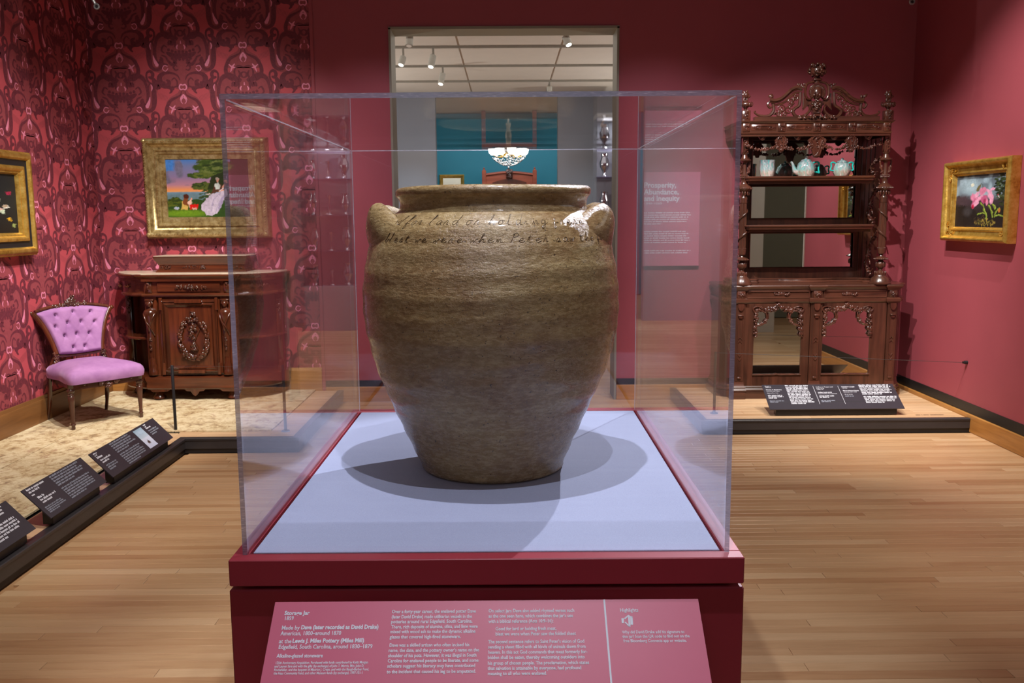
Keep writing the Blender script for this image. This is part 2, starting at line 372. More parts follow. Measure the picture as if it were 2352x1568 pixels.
n.col(base).set(Roughness=n.math('ADD', n.math('MULTIPLY', f4, .26), .14)); n.b.inputs['Coat Weight'].default_value = .5; n.b.inputs['Coat Roughness'].default_value = .10
b1 = n.bump(f4, .55, .005); b2 = n.bump(n.noise(v, 95, 4, .7), .7, .003, b1); M['glaze'] = n.m; M['incise'] = M_plain('incised_line', srgb(62, 44, 26), .25, .2, 60, bump=0)
def emit(name, c, s):
    n = N(name); n.b.inputs['Emission Color'].default_value = c; n.b.inputs['Emission Strength'].default_value = s; n.col(c); return n.m
M['lamp'] = emit('lamp_glow', (1, .93, .82, 1), 9); M['globe'] = emit('lit_glass_shade', (1, .95, .86, 1), 6)

# ------------------------------------------------------------------ the room
XL, XR, YB = -3.43, 3.38, 7.57
DX0, DX1, DZ = -.953, .93, 3.115
HC = 4.3
# floor: oak strips laid across the view; the 300 that show largest are single planks, the others one part
fb = MB().box(-3.7, -3.7, -.06, 7.2, 18.4, -.012); floor = struct(fb, 'floor', M['floor'])
PW = .0572; strips = []
def cut_row(y, x0, x1):
    x = x0 - random.random() * 1.2; out = []
    while x < x1:
        L = random.choice((.45, .7, .9, 1.2, 1.5, 1.8, 2.2)) * random.uniform(.85, 1.1)
        a, b = max(x, x0), min(x + L, x1)
        if b - a > .05: out.append((a, b, y, min(1, max(0, random.gauss(.45, .24)))))
        x += L
    return out
allp = []; y = -3.5
while y < 13.6:
    x1 = 7.0 if 1.5 < y < 5.2 else (3.38 if y < 7.55 else 3.0)
    x0 = -3.43 if y < 7.55 else -3.0
    if 2.9 < y < 7.55:
        allp += [(p, True) for p in cut_row(y, -2.17 if y < 5.85 else -1.4, 3.38 if y < 6.27 else 1.42)]
        if x1 > 3.5: allp += [(p, False) for p in cut_row(y, 3.38, x1)]
    else: allp += [(p, False) for p in cut_row(y, x0, x1)]
    y += PW
def plank_geo(mb, p, g=.0007, c=.0012):
    a, b, y, t = p; x0, x1, y0, y1 = a + g, b - g, y + g, y + PW - g; n0 = len(mb.v)
    mb.add([(x0, y0, -c), (x1, y0, -c), (x1, y1, -c), (x0, y1, -c), (x0 + c, y0 + c, 0), (x1 - c, y0 + c, 0), (x1 - c, y1 - c, 0), (x0 + c, y1 - c, 0), (x0, y0, -.012), (x1, y0, -.012), (x1, y1, -.012), (x0, y1, -.012)],
           [(4, 5, 6, 7), (0, 1, 5, 4), (1, 2, 6, 5), (2, 3, 7, 6), (3, 0, 4, 7), (8, 9, 1, 0), (9, 10, 2, 1), (10, 11, 3, 2), (11, 8, 0, 3)])
    return n0
def set_tone(me, vals):
    at = me.attributes.new('tone', 'FLOAT', 'POINT'); at.data.foreach_set('value', vals)
def shown(p):
    cx = (p[0] + p[1]) / 2; cy = p[2]
    if abs(cx) > .62 * cy + .3 + (p[1] - p[0]) / 2: return -1
    if -.55 < p[0] and p[1] < .47 and cy < 5.2: return -1       # behind the pedestal
    return (p[1] - p[0]) / cy ** 3
cand = sorted([p for p, v in allp if v], key=lambda p: -shown(p)); single = [p for p in cand if shown(p) > 0][:300]; sset = set(map(id, single))
rest = MB(); tones = []
for p, v in allp:
    if id(p) in sset: continue
    plank_geo(rest, p); tones += [p[3]] * 12
ro = rest.build('planking', M['floor'], floor, kind='stuff'); set_tone(ro.data, tones)
for p in single:
    mb = MB(); plank_geo(mb, p); o = mb.build('plank', M['floor'], floor); set_tone(o.data, [p[3]] * 12)

# walls of the crimson gallery
wb = MB().box(XL - .25, YB, 0, DX0, YB + .27, HC).box(DX1, YB, 0, XR + .22, YB + .27, HC).box(DX0, YB, DZ, DX1, YB + .27, HC)
wall_back = struct(wb, 'wall_back', M['red'])
wall_left = struct(MB().box(XL - .25, -3.7, 0, XL, YB, HC), 'wall_left', M['wp0'])
OY0, OY1 = 2.25, 4.72
wr = MB().box(XR, OY1, 0, XR + .22, YB, HC).box(XR, -3.7, 0, XR + .22, OY0, HC).box(XR, OY0, 3.1, XR + .22, OY1, HC)
wall_right = struct(wr, 'wall_right', M['red'])
struct(MB().box(XL - .25, -3.9, 0, XR + .22, -3.7, HC), 'wall_front', M['gray'])
struct(MB().box(XL - .25, -3.9, HC, XR + .22, YB + .27, HC + .1), 'ceiling', M['olive'])
# jambs lining the two openings
j = MB().box(DX0 - .006, YB - .012, 0, DX0 + .012, YB + .285, DZ).box(DX1 - .012, YB - .012, 0, DX1 + .006, YB + .285, DZ).box(DX0 - .006, YB - .012, DZ - .012, DX1 + .006, YB + .285, DZ + .008)
struct(j, 'door_1', M['taupe'])
j = MB().box(XR - .012, OY0 - .01, 0, XR + .235, OY0 + .012, 3.1).box(XR - .012, OY1 - .012, 0, XR + .235, OY1 + .01, 3.1).box(XR - .012, OY0, 3.09, XR + .235, OY1, 3.11)
struct(j, 'door_2', M['white'])
# baseboards with the black reveal above
PX = -1.605   # where the paper ends
b = MB().cbox(PX + .03, YB - .016, 0, DX0 - .008, YB, .13, .004).cbox(DX1 + .008, YB - .016, 0, XR, YB, .13, .004); struct(b, 'baseboard_back', M['base'])
b = MB().box(PX + .03, YB - .004, .13, DX0 - .008, YB, .185).box(DX1 + .008, YB - .004, .13, XR, YB, .185); struct(b, 'trim_1', M['black'])
struct(MB().cbox(XR - .02, OY1 + .01, 0, XR, YB - .016, .13, .004), 'baseboard_right', M['basey'])
struct(MB().box(XR - .004, OY1 + .01, .13, XR, YB, .205), 'trim_2', M['black'])
struct(MB().cbox(PX, YB - .012, 0, PX + .03, YB, HC, .004), 'trim_3', M['red'])
b = MB().sweepz([(XL + .02, YB), (PX, YB)], [(.0, .30), (.006, .30), (.012, .285), (.016, .275), (.018, .0), (0, 0)]); struct(b, 'baseboard_papered', M['base'])
b = MB(); b.box(XL, 1.0, 0, XL + .02, YB - .018, .275); b.box(XL, 1.0, .275, XL + .012, YB - .018, .30); struct(b, 'baseboard_left', M['basel'])

# ---- damask paper: flat printed shapes laid on the wall in three tones
CW, RH = .507, .664
def wp_tile():
    """shapes in units of the column width; origin is the cartouche centre, z up; returns (quads, tone) lists"""
    k = CW / 137.0 / 4.9; Q = []
    ns = [1]
    def stroke(pts, w, tone, mir=True):
        P = [Vector((p[0], p[1], 0)) for p in pts]; P = smoothpts(P, 4); n = len(P); wl = []; w = [x * 1.08 for x in w] if tone == 2 else w
        for i in range(n):
            t = i / (n - 1); ww = np.interp(t, np.linspace(0, 1, len(w)), w) if isinstance(w, (list, tuple)) else w
            wl.append(ww)
        L = []; R_ = []
        for i in range(n):
            d = P[min(i + 1, n - 1)] - P[max(i - 1, 0)]; d.normalize(); nn = Vector((-d.y, d.x, 0)); L.append(P[i] + nn * wl[i] / 2); R_.append(P[i] - nn * wl[i] / 2)
        for i in range(n - 1):
            q = [(L[i].x, L[i].y), (R_[i].x, R_[i].y), (R_[i + 1].x, R_[i + 1].y), (L[i + 1].x, L[i + 1].y)]
            Q.append((q, tone + .004 * ns[0]));
            if mir: Q.append(([(-x, y) for x, y in q], tone + .004 * (ns[0] + 1)))
        ns[0] += 2
    def dot(x, y, r, tone, mir=True, ry=None, n=7):
        q = [(x + r * math.cos(2 * PI * i / n), y + (ry or r) * math.sin(2 * PI * i / n)) for i in range(n)]; Q.append((q, tone + .004 * ns[0])); ns[0] += 1
        if mir and abs(x) > 1: Q.append(([(-a, b) for a, b in q], tone + .004 * ns[0])); ns[0] += 1
    # y grows downward in these numbers, origin (0,0) = cartouche centre
    # rose-brown body: horizontal bands whose half width follows the motif's outline
    ys = [-290, -255, -215, -170, -120, -60, 0, 60, 120, 160, 190, 215, 260, 300, 330, 360, 385, 420, 470, 520, 560, 600]
    hw = [60, 120, 235, 290, 330, 400, 372, 345, 350, 340, 320, 230, 262, 272, 240, 120, 40, 60, 150, 190, 195, 170]
    for i in range(len(ys) - 1): Q.append(([(-hw[i], ys[i]), (hw[i], ys[i]), (hw[i + 1], ys[i + 1]), (-hw[i + 1], ys[i + 1])], 1))
    stroke([(62, -60), (66, -130), (110, -180), (185, -200), (250, -160), (278, -60), (278, 40), (262, 105), (235, 110), (215, 70), (228, 40)], [10, 34, 58, 50, 36, 24, 22, 26, 46, 40, 14], 2)
    stroke([(95, -190), (70, -150), (95, -105), (135, -125)], [12, 44, 50, 30], 2)
    stroke([(0, 22), (60, 32), (120, 14), (160, -10)], [58, 56, 44, 16], 2)
    for i, (a, bb) in enumerate(((20, -14), (58, -8), (96, -22), (134, -34), (20, 66), (60, 70), (100, 56))): dot(a, bb, 17, 2)
    stroke([(215, 20), (170, 40), (150, 75), (110, 118), (68, 100), (92, 66)], [12, 18, 22, 34, 40, 16], 2)
    stroke([(230, 60), (222, 90), (190, 118), (150, 120)], [16, 30, 26, 10], 2)
    stroke([(300, -190), (345, -175), (370, -130), (395, -95), (430, -110), (480, -92), (530, -75), (545, -40), (520, -14)], [14, 30, 60, 78, 56, 40, 34, 26, 10], 2)
    for a, bb in ((395, -130), (430, -140), (468, -126), (505, -112)): dot(a, bb, 18, 2)
    stroke([(345, -120), (352, -40), (350, 60), (335, 140), (290, 172), (245, 165), (215, 125)], [20, 44, 54, 40, 30, 34, 40], 2)
    stroke([(330, -130), (300, -100), (296, -20), (300, 60)], [10, 16, 16, 8], 2)
    stroke([(30, 285), (55, 235), (120, 208), (200, 212), (248, 252), (245, 305), (205, 345), (160, 338), (150, 300), (180, 282)], [8, 16, 22, 34, 52, 60, 52, 46, 36, 12], 2)
    stroke([(30, 330), (62, 355), (60, 300), (90, 262), (120, 290)], [10, 14, 14, 14, 8], 2)
    stroke([(40, 170), (70, 180), (92, 150), (70, 128), (50, 142)], [10, 16, 18, 14, 8], 2)
    dot(115, 372, 24, 2); stroke([(115, 372), (72, 350), (38, 372)], [20, 12, 8], 2)
    stroke([(20, 400), (30, 440), (80, 470), (140, 500), (180, 560), (195, 620), (180, 680), (130, 715), (105, 690)], [8, 12, 22, 30, 36, 40, 38, 40, 26], 2)
    stroke([(0, 590), (60, 575), (100, 620), (95, 690), (60, 735), (30, 715)], [10, 14, 18, 22, 38, 20], 2)
    stroke([(300, 690), (335, 700), (350, 660), (322, 628), (285, 650), (282, 700), (305, 750), (370, 770), (405, 760)], [14, 34, 36, 28, 20, 20, 20, 16, 8], 2)
    stroke([(0, 640), (28, 655), (22, 690), (0, 700)], [10, 20, 20, 10], 2)
    stroke([(60, -255), (40, -215), (55, -180), (30, -150)], [10, 26, 22, 8], 2)
    stroke([(150, -60), (185, -80), (210, -30), (180, 0)], [8, 18, 20, 8], 2); dot(130, -95, 14, 2)
    # small circlets, then the pink accents
    stroke([(150, 160), (180, 190), (210, 165), (190, 130), (155, 140)], [8, 9, 9, 9, 8], 3)
    stroke([(306, 20), (298, 60), (282, 100), (262, 128)], [4, 20, 36, 26], 3); dot(270, 122, 21, 3)
    stroke([(322, -110), (334, -80), (326, -40)], [6, 16, 6], 3)
    stroke([(0, -130), (0, -98)], [8, 14], 3, False); stroke([(30, -88), (44, -66), (38, -40)], [8, 18, 6], 3)
    stroke([(0, 340), (26, 332), (40, 362), (24, 386), (0, 378)], [12, 16, 15, 15, 10], 3)
    stroke([(0, 436), (20, 470), (32, 500), (18, 488)], [10, 26, 18, 4], 3); stroke([(0, 470), (22, 488), (28, 515), (10, 535)], [8, 10, 9, 6], 3)
    stroke([(95, 555), (122, 590), (142, 640)], [8, 22, 8], 3); stroke([(160, 560), (122, 590), (88, 596)], [6, 20, 6], 3)
    # hatching: short hair strokes in the open ground
    for a in range(9): stroke([(390 + a * 14, -30 + a * 6), (372 + a * 14, 30 + a * 5)], [5, 3], 1)
    return [([(x * k, -y * k) for x, y in q], t) for q, t in Q]
TILE = wp_tile()
def paper(u0, u1, v0, v1, cu, cv, place, name, parent):
    """u along the wall, v up; place(u, v, d) -> point at height d off the wall"""
    mb = MB()
    for i in range(int((u0 - cu) / CW) - 2, int((u1 - cu) / CW) + 3):
        for jx in range(-8, 8):
            ou = cu + i * CW; ov = cv + jx * RH + (i % 2) * RH / 2
            if ou < u0 - .5 or ou > u1 + .5 or ov < v0 - .5 or ov > v1 + .5: continue
            for q, t in TILE:
                P = [(ou + x, ov + z) for x, z in q]
                if min(p[0] for p in P) > u1 or max(p[0] for p in P) < u0 or min(p[1] for p in P) > v1 or max(p[1] for p in P) < v0: continue
                P = [(min(max(a, u0), u1), min(max(b_, v0), v1)) for a, b_ in P]
                mb.mi = int(t) - 1; mb.add([place(a, b_, .0006 * t) for a, b_ in P], [tuple(range(len(P)))])
    mb.mi = 1
    return mb.build(name, [M['wp1'], M['wp2'], M['wp3']], parent, kind='stuff')
c0 = atY(416, 122, YB)   # a cartouche centre on the back wall
base = MB().box(XL, YB - .001, .30, PX, YB, HC); base.build('paper_ground', M['wp0'], wall_back)
paper(XL, PX, .30, HC, c0.x, c0.z, lambda a, b_, d: (a, YB - .001 - d, b_), 'damask_print', wall_back)
cl = atX(58, 165, XL)
paper(1.0, YB, .30, HC, cl.y, cl.z, lambda a, b_, d: (XL + d, a, b_), 'damask_print', wall_left)

# galleries beyond
YM = 13.4
struct(MB().box(-3.0, YM, 0, -1.04, YM + .2, 3.4).box(.765, YM, 0, 3.0, YM + .2, 3.4).box(-1.04, YM, 3.02, .765, YM + .2, 3.4), 'wall_middle', M['gray'])
struct(MB().box(-3.2, YB + .27, 0, -3.0, YM, 3.4), 'wall_middle_left', M['gray']); struct(MB().box(3.0, YB + .27, 0, 3.2, YM, 3.4), 'wall_middle_right', M['gray'])
cg = struct(MB().box(-3.2, YB + .27, 3.40, 3.2, YM + .2, 3.5), 'ceiling_middle', M['ceil'])
struct(MB().box(-2.6, 18.0, 0, 2.6, 18.2, 3.9), 'wall_teal', M['teal']); struct(MB().box(-2.6, YM + .2, 0, -2.5, 18, 3.9), 'wall_teal_left', M['teal']); struct(MB().box(2.5, YM + .2, 0, 2.6, 18, 3.9), 'wall_teal_right', M['teal'])
struct(MB().box(-2.6, YM + .2, 3.8, 2.6, 18.2, 3.9), 'ceiling_teal', M['ceil'])
# ceiling panels: one lifted panel per cell of the grid
gy = [YB + .3] + [ (CAM_Z * 0 + 9.83 + 1.22 * i) for i in range(-1, 4)] ; gy = [7.9, 8.61, 9.83, 11.05, 12.27, 13.4]; gx = [-2.95, -1.62, -.5, .6, 1.9, 2.95]
for a in range(len(gy) - 1):
    for c_ in range(len(gx) - 1):
        MB().cbox(gx[c_] + .012, gy[a] + .012, 3.388, gx[c_ + 1] - .012, gy[a + 1] - .012, 3.4, .004).build('panel', M['ceil'], cg)
for yy in gy[1:-1]: MB().box(-2.9, yy - .009, 3.362, 2.9, yy + .009, 3.386).build('track', M['fixture'], cg)
# gallery to the right, seen only in the mirrors
struct(MB().box(7.0, .5, 0, 7.2, 6.4, 3.4), 'wall_side', M['olive']); struct(MB().box(3.6, 6.4, 0, 7.2, 6.6, 3.4), 'wall_side_back', M['olive']); struct(MB().box(3.6, .3, 0, 7.2, .5, 3.4), 'wall_side_front', M['olive'])
struct(MB().box(3.6, .3, 3.4, 7.2, 6.6, 3.5), 'ceiling_side', M['ceil']); struct(MB().box(6.98, .5, 0, 7.0, 6.4, .14), 'baseboard_side', M['base']); struct(MB().box(6.99, .5, .14, 7.0, 6.4, .22), 'trim_4', M['black'])

# ------------------------------------------------------------------ platforms
M['ptop'] = M['floor']
def platform(name, label, poly, railpath, planks, loc):
    r = thing(name, label, 'platform', loc)
    MB().prismz(poly, 0.0, .088).build('deck', M['black'], r)
    k = MB()
    for (x0, x1, y0, y1) in planks:
        mb = MB(); mb.add([(x0 + .0008, y0 + .0008, .089), (x1 - .0008, y0 + .0008, .089), (x1 - .0008, y1 - .0008, .089), (x0 + .0008, y1 - .0008, .089)] + [(x0 + .003, y0 + .003, .1), (x1 - .003, y0 + .003, .1), (x1 - .003, y1 - .003, .1), (x0 + .003, y1 - .003, .1)],
                          [(4, 5, 6, 7), (0, 1, 5, 4), (1, 2, 6, 5), (2, 3, 7, 6), (3, 0, 4, 7), (3, 2, 1, 0)])
        o = mb.build('plank', M['floor'], r); set_tone(o.data, [min(1, max(0, random.gauss(.75, .18)))] * 8)
    MB().sweepz(railpath, [(-.05, .086), (-.05, .104), (-.004, .106), (0, .102), (0, .090), (-.004, .087), (-.004, .032), (-.02, .028), (-.02, .0), (-.06, 0)]).build('rail', M['rail'], r)
    return r
pl = []
yy = 5.93
while yy < YB - .02:
    e = min(yy + .1, YB - .018); xs = [-2.14] + sorted(random.uniform(-2.0, -1.6) for _ in range(1)) + [-1.47]
    for i in range(2): pl.append((xs[i], xs[i + 1], yy, e))
    yy += .1
yy = 2.0
while yy < 5.93: pl.append((-2.40, -2.24, yy, min(yy + 1.3, 5.93))); yy += 1.3
pl += [(-3.41, -2.9, 5.93, 6.0), (-2.9, -2.3, 5.93, 6.06), (-2.3, -2.14, 5.93, 6.9)]
platform('left_platform', 'low platform with a black rail under the pink chair, beside the papered wall', [(XL + .022, 2.0), (-2.2, 2.0), (-2.2, 5.89), (-1.43, 5.89), (-1.43, YB - .02), (XL + .022, YB - .02)],
         [(-2.19, 1.99), (-2.19, 5.88), (-1.42, 5.88), (-1.42, YB - .02)], [], (-2.4, 5, 0)).name = 'platform'
P1 = bpy.data.objects['platform']; OFF['platform'] = (-2.4, 5, 0)
for (x0, x1, y0, y1) in pl:
    mb = MB().cbox(x0 + .0008, y0 + .0008, .088, x1 - .0008, y1 - .0008, .1, .003); o = mb.build('plank', M['floor'], P1); set_tone(o.data, [min(1, max(0, random.gauss(.7, .16)))] * 32)
pl = []; yy = 6.34; k = 0
while yy < YB - .03:
    e = min(yy + .098, YB - .018); xs = [1.44] + sorted(random.uniform(1.6 + .8 * i, 2.3 + .8 * i) for i in range(2)) + [XR - .022]
    for i in range(3): pl.append((xs[i], xs[i + 1], yy, e))
    yy += .098
P2 = platform('platform', 'low platform with a black front rail carrying the tall mirrored sideboard', [(1.41, 6.30), (XR - .022, 6.30), (XR - .022, YB - .018), (1.41, YB - .018)], [(1.40, YB - .02), (1.40, 6.29), (XR - .022, 6.29)][::1], [], (2.4, 6.8, 0))
for c in list(P2.children):
    if c.name.startswith('rail'): bpy.data.objects.remove(c)
MB().sweepz([(1.40, YB - .02), (1.40, 6.29), (XR - .022, 6.29)], [(-.05, .086), (-.05, .104), (-.004, .106), (0, .102), (0, .090), (-.004, .087), (-.004, .032), (-.02, .028), (-.02, .0), (-.06, 0)]).build('rail', M['rail'], P2)
for (x0, x1, y0, y1) in pl:
    mb = MB().cbox(x0 + .0008, y0 + .0008, .088, x1 - .0008, y1 - .0008, .1, .003); o = mb.build('plank', M['floor'], P2); set_tone(o.data, [min(1, max(0, random.gauss(.8, .16)))] * 32)
# carpet on the left platform, in two lengths with a dark seam
cp = MB()
cp.prismz([(XL + .022, 2.0), (-3.028, 2.0), (-3.028, YB - .02), (XL + .022, YB - .02)], .101, .112)
cp.prismz([(-3.023, 2.0), (-2.42, 2.0), (-2.42, 6.08), (-1.66, 6.08), (-1.66, YB - .02), (-3.023, YB - .02)], .101, .112)
carpet = cp.build('carpet', M['carpet'], off=(-2.8, 5, .101)); tag(carpet, 'cream and brown speckled carpet with a dark seam on the left platform', 'carpet')

M['seam'] = M_plain('glue_seam', srgb(190, 188, 200), .2, .12, 90, bump=0)
# ------------------------------------------------------------------ pedestal, acrylic cover
VR = -.0066; VC = (-.045, 2.3)
def rotv(): return None
ped = thing('pedestal', 'crimson pedestal with an overhanging cap and pale gray deck under the big jar', 'pedestal', (VC[0], VC[1], 0), VR)
MB().cbox(-.548, 1.663, 0, .466, 3.03, .855, .003).build('body', M['ped'], ped)
MB().box(-.52, 1.69, .855, .44, 3.0, .868).build('shadow_gap', M['black'], ped)
c = MB()
c.cbox(-.544, 1.654, .866, .463, 1.6895, .92, .002); c.cbox(-.544, 2.9855, .866, .463, 3.024, .92, .002); c.cbox(-.544, 1.6895, .866, -.5135, 2.9855, .92, .002); c.cbox(.4295, 1.6895, .866, .463, 2.9855, .92, .002)
c.box(-.5135, 1.6895, .866, .4295, 2.9855, .9)
c.build('cap', M['ped'], ped)
d = MB().cbox(-.507, 1.697, .9, .424, 2.976, .9195, .0015); d.build('deck', M['deck'], ped)
vit = thing('display_case', 'clear acrylic case standing over the big jar on the crimson pedestal', 'display case', (VC[0], VC[1], .9), VR)
X0, X1, Y0, Y1, Z0, Z1, T = -.5237, .4391, 1.6818, 2.9958, .9203, 1.807, .0095
def pane(name, x0, y0, z0, x1, y1, z1, fr):
    mb = MB().box(x0, y0, z0, x1, y1, z1)   # faces: 0 bottom 1 top 2 front 3 right 4 back 5 left
    mb.m = [1 if (i == 2 and fr) else 0 for i in range(6)]; mb.mi = 1
    return mb.build(name, [M['acryl'], M['acedge']], vit)
g = .0004
pane('side_panel', X0, Y0, Z0, X0 + T, Y1, Z1 - T - g, 1); pane('side_panel', X1 - T, Y0, Z0, X1, Y1, Z1 - T - g, 1)
pane('front_panel', X0 + T + g, Y0, Z0, X1 - T - g, Y0 + T, Z1 - T - g, 0); pane('back_panel', X0 + T + g, Y1 - T, Z0, X1 - T - g, Y1, Z1 - T - g, 0)
pane('top_panel', X0, Y0, Z1 - T, X1, Y1, Z1, 1)
for sx_ in (X0 + T, X1 - T):   # bright glue lines where the sheets meet
    MB().tube([(sx_, Y1 - T, Z0 + .002), (sx_, Y1 - T, Z1 - T - .002)], .0007, 5).build('glue_line', M['seam'], vit)
    MB().tube([(sx_, Y0 + T, Z1 - T - .001), (sx_, Y1 - T, Z1 - T - .001)], .0007, 5).build('glue_line', M['seam'], vit)
MB().tube([(X0 + T, Y1 - T, Z1 - T - .001), (X1 - T, Y1 - T, Z1 - T - .001)], .0006, 5).build('glue_line', M['seam'], vit)

# ------------------------------------------------------------------ the stoneware jar
JX, JY = -.042, 2.32
rows = [(600, 845, 1415), (650, 838.5, 1421), (700, 838, 1422), (750, 844, 1418), (800, 856, 1405), (850, 871, 1388), (880, 886, 1376), (920, 904, 1359), (960, 921, 1340), (1000, 940, 1322), (1040, 957, 1303)]
prof = []
for (py, l, r) in rows:
    a = atY(l, py, JY); b_ = atY(r, py, JY); s_ = (b_.x - a.x) / 2 / JY; rr = JY * s_ / math.sqrt(1 + s_ * s_); ym = JY - rr * rr / JY
    zz = CAM_Z + ((a.z + b_.z) / 2 - CAM_Z) * ym / JY; prof.append((rr, zz))
prof = prof[::-1]
low = [(0.0, .9215), (.17, .9215), (.186, .9235), (.191, .930)]
body = low + [p for p in prof if p[1] > .945]
rt_, zt_ = body[-1]
up_ = [(.309, 1.508), (.297, 1.541), (.281, 1.566), (.262, 1.584), (.2455, 1.593), (.241, 1.600), (.2385, 1.610), (.2395, 1.620), (.243, 1.628), (.248, 1.633), (.2495, 1.640), (.2485, 1.647), (.243, 1.6525), (.233, 1.6545), (.222, 1.653), (.214, 1.645), (.212, 1.630), (.214, 1.605), (.225, 1.58), (.26, 1.55), (.29, 1.48), (.31, 1.36), (.29, 1.2), (.22, 1.02), (.17, .95), (0, .945)]
jp = body + up_
jprof = smoothpts([Vector((a, b_, 0)) for a, b_ in body[3:] + up_[:4]], 4)
def jar_r(z):
    best = None
    for a, b_ in zip(jprof, jprof[1:]):
        if min(a.y, b_.y) - 1e-6 <= z <= max(a.y, b_.y) + 1e-6:
            t = (z - a.y) / ((b_.y - a.y) or 1); return a.x + (b_.x - a.x) * t
    return jprof[-1].x
def wob(a, z): return .0028 * math.sin(2 * a + z * 6) + .0016 * math.sin(3 * a - z * 14) + .0012 * math.sin(z * 118 + .8 * math.sin(a * 2)) + .0012 * noise.noise((math.cos(a) * 3, math.sin(a) * 3, z * 22))
ring = [(p.x, p.y) for p in smoothpts([Vector((a, b_, 0)) for a, b_ in jp[2:]], 4)]; ring = [(0, .9215), (.17, .9215)] + ring
SEG = 120; vs = []; fs = []
for i, (r, z) in enumerate(ring):
    for k in range(SEG):
        a = 2 * PI * k / SEG; q = r + (wob(a, z) if .93 < z < 1.6 and r > .18 else (.0012 * math.sin(2 * a + 1) if r > .2 else 0))
        dz = (.003 * math.cos(a) + .002 * math.sin(2 * a)) * max(0, (z - 1.59) / .06) if z > 1.59 else 0
        vs.append((q * math.cos(a) + JX + (.008 * min(1, (z - 1.57) / .03) if z > 1.57 and r > .2 else 0), q * math.sin(a) + JY, z + dz))
for i in range(len(ring) - 1):
    for k in range(SEG): l = (k + 1) % SEG; fs.append((i * SEG + k, i * SEG + l, (i + 1) * SEG + l, (i + 1) * SEG + k))
jar = thing('storage_jar', 'large olive brown glazed stoneware storage jar with two lug handles', 'jar', (JX, JY, .9215))
mb = MB().add(vs, fs); mb.build('body', M['glaze'], jar, smooth=60)
def lug(sg):
    """thick slab handle hugging the shoulder; runs round the side of the jar"""
    SECT = [(.262, 1.56), (.262, 1.59), (.268, 1.607), (.283, 1.616), (.302, 1.611), (.3155, 1.592), (.320, 1.565), (.319, 1.538), (.312, 1.508), (.303, 1.482), (.300, 1.462), (.29, 1.46), (.285, 1.50), (.275, 1.53)]
    mb = MB(); n = 26; sec = len(SECT); vs = []; fs = []
    for i in range(n):
        t = i / (n - 1); a = (PI / 2 - sg * PI / 2) + (t - .5) * 1.56      # angle round the jar
        e = min(1, math.sin(PI * t) * 1.22) ** 1.15
        for (r0, z0_) in SECT:
            z = 1.535 + (z0_ - 1.535) * (.25 + .75 * e) + .003 * math.sin(t * 11); rb = jar_r(min(max(z, 1.0), 1.588)) - .012
            r = rb + (max(r0, rb) - rb) * e + .002 * math.sin(t * 17 + z * 60) * e
            vs.append((JX + r * math.cos(a), JY + r * math.sin(a), z))
    for i in range(n - 1):
        for k in range(sec): l = (k + 1) % sec; fs.append((i * sec + k, (i + 1) * sec + k, (i + 1) * sec + l, i * sec + l))
    fs.append(tuple(range(sec))); fs.append(tuple((n - 1) * sec + k for k in range(sec - 1, -1, -1)))
    mb.add(vs, fs); o = mb.build('handle', M['glaze'], jar, smooth=70)
    sm = o.modifiers.new('soften', 'SUBSURF'); sm.levels = 1; sm.render_levels = 1
lug(1); lug(-1)
# the verse scratched into the shoulder, in a running hand
HAND = {'a': [[(.55, .5), (.3, .6), (.1, .35), (.15, .05), (.4, .05), (.55, .5), (.55, .1), (.75, 0)]], 'b': [[(0, .1), (.3, 1.1), (.4, 1.3), (.2, 1.2), (.1, .1), (.4, 0), (.55, .35), (.3, .5), (.7, .4)]],
 'd': [[(.5, .5), (.2, .6), (.05, .25), (.25, 0), (.5, .3), (.7, 1.3), (.5, .1), (.8, 0)]], 'e': [[(0, .2), (.45, .35), (.35, .6), (.1, .4), (.15, .05), (.45, 0), (.7, .2)]], 'f': [[(0, .1), (.4, .9), (.45, 1.3), (.25, 1.2), (.15, -.5), (.35, -.3), (.25, .1), (.65, .2)]],
 'g': [[(.5, .5), (.2, .55), (.1, .2), (.4, .1), (.55, .5), (.5, -.4), (.2, -.5), (.3, -.2), (.8, .2)]], 'h': [[(0, .1), (.35, 1.2), (.2, 1.2), (.1, 0), (.3, .5), (.5, .4), (.5, 0), (.75, .1)]], 'i': [[(0, .1), (.2, .5), (.25, .05), (.45, .1)], [(.25, .8), (.3, .86)]],
 'l': [[(0, .1), (.35, 1.2), (.25, 1.3), (.15, .1), (.4, 0)]], 'm': [[(0, 0), (.15, .5), (.2, 0), (.35, .5), (.5, .4), (.5, 0), (.65, .5), (.8, .4), (.8, 0), (1.0, .1)]], 'n': [[(0, 0), (.15, .5), (.2, 0), (.35, .5), (.5, .4), (.5, 0), (.75, .1)]],
 'o': [[(.4, .55), (.15, .5), (.1, .1), (.35, 0), (.55, .3), (.4, .55), (.7, .5)]], 'r': [[(0, 0), (.15, .55), (.35, .5), (.35, .1), (.55, .1)]], 's': [[(0, 0), (.3, .6), (.45, .2), (.2, 0), (.65, .1)]], 't': [[(0, .1), (.25, 1.0), (.2, .05), (.5, .05)], [(0, .75), (.5, .8)]],
 'w': [[(0, .5), (.1, 0), (.3, .4), (.4, 0), (.6, .5), (.8, .45)]], 'P': [[(.1, 0), (.3, 1.3)], [(.1, 1.1), (.5, 1.4), (.75, 1.0), (.3, .7)]], 'G': [[(.7, 1.1), (.4, 1.3), (.05, .7), (.3, 0), (.65, .3), (.6, .6), (.35, .55)], [(.6, .5), (.6, -.3)]]}
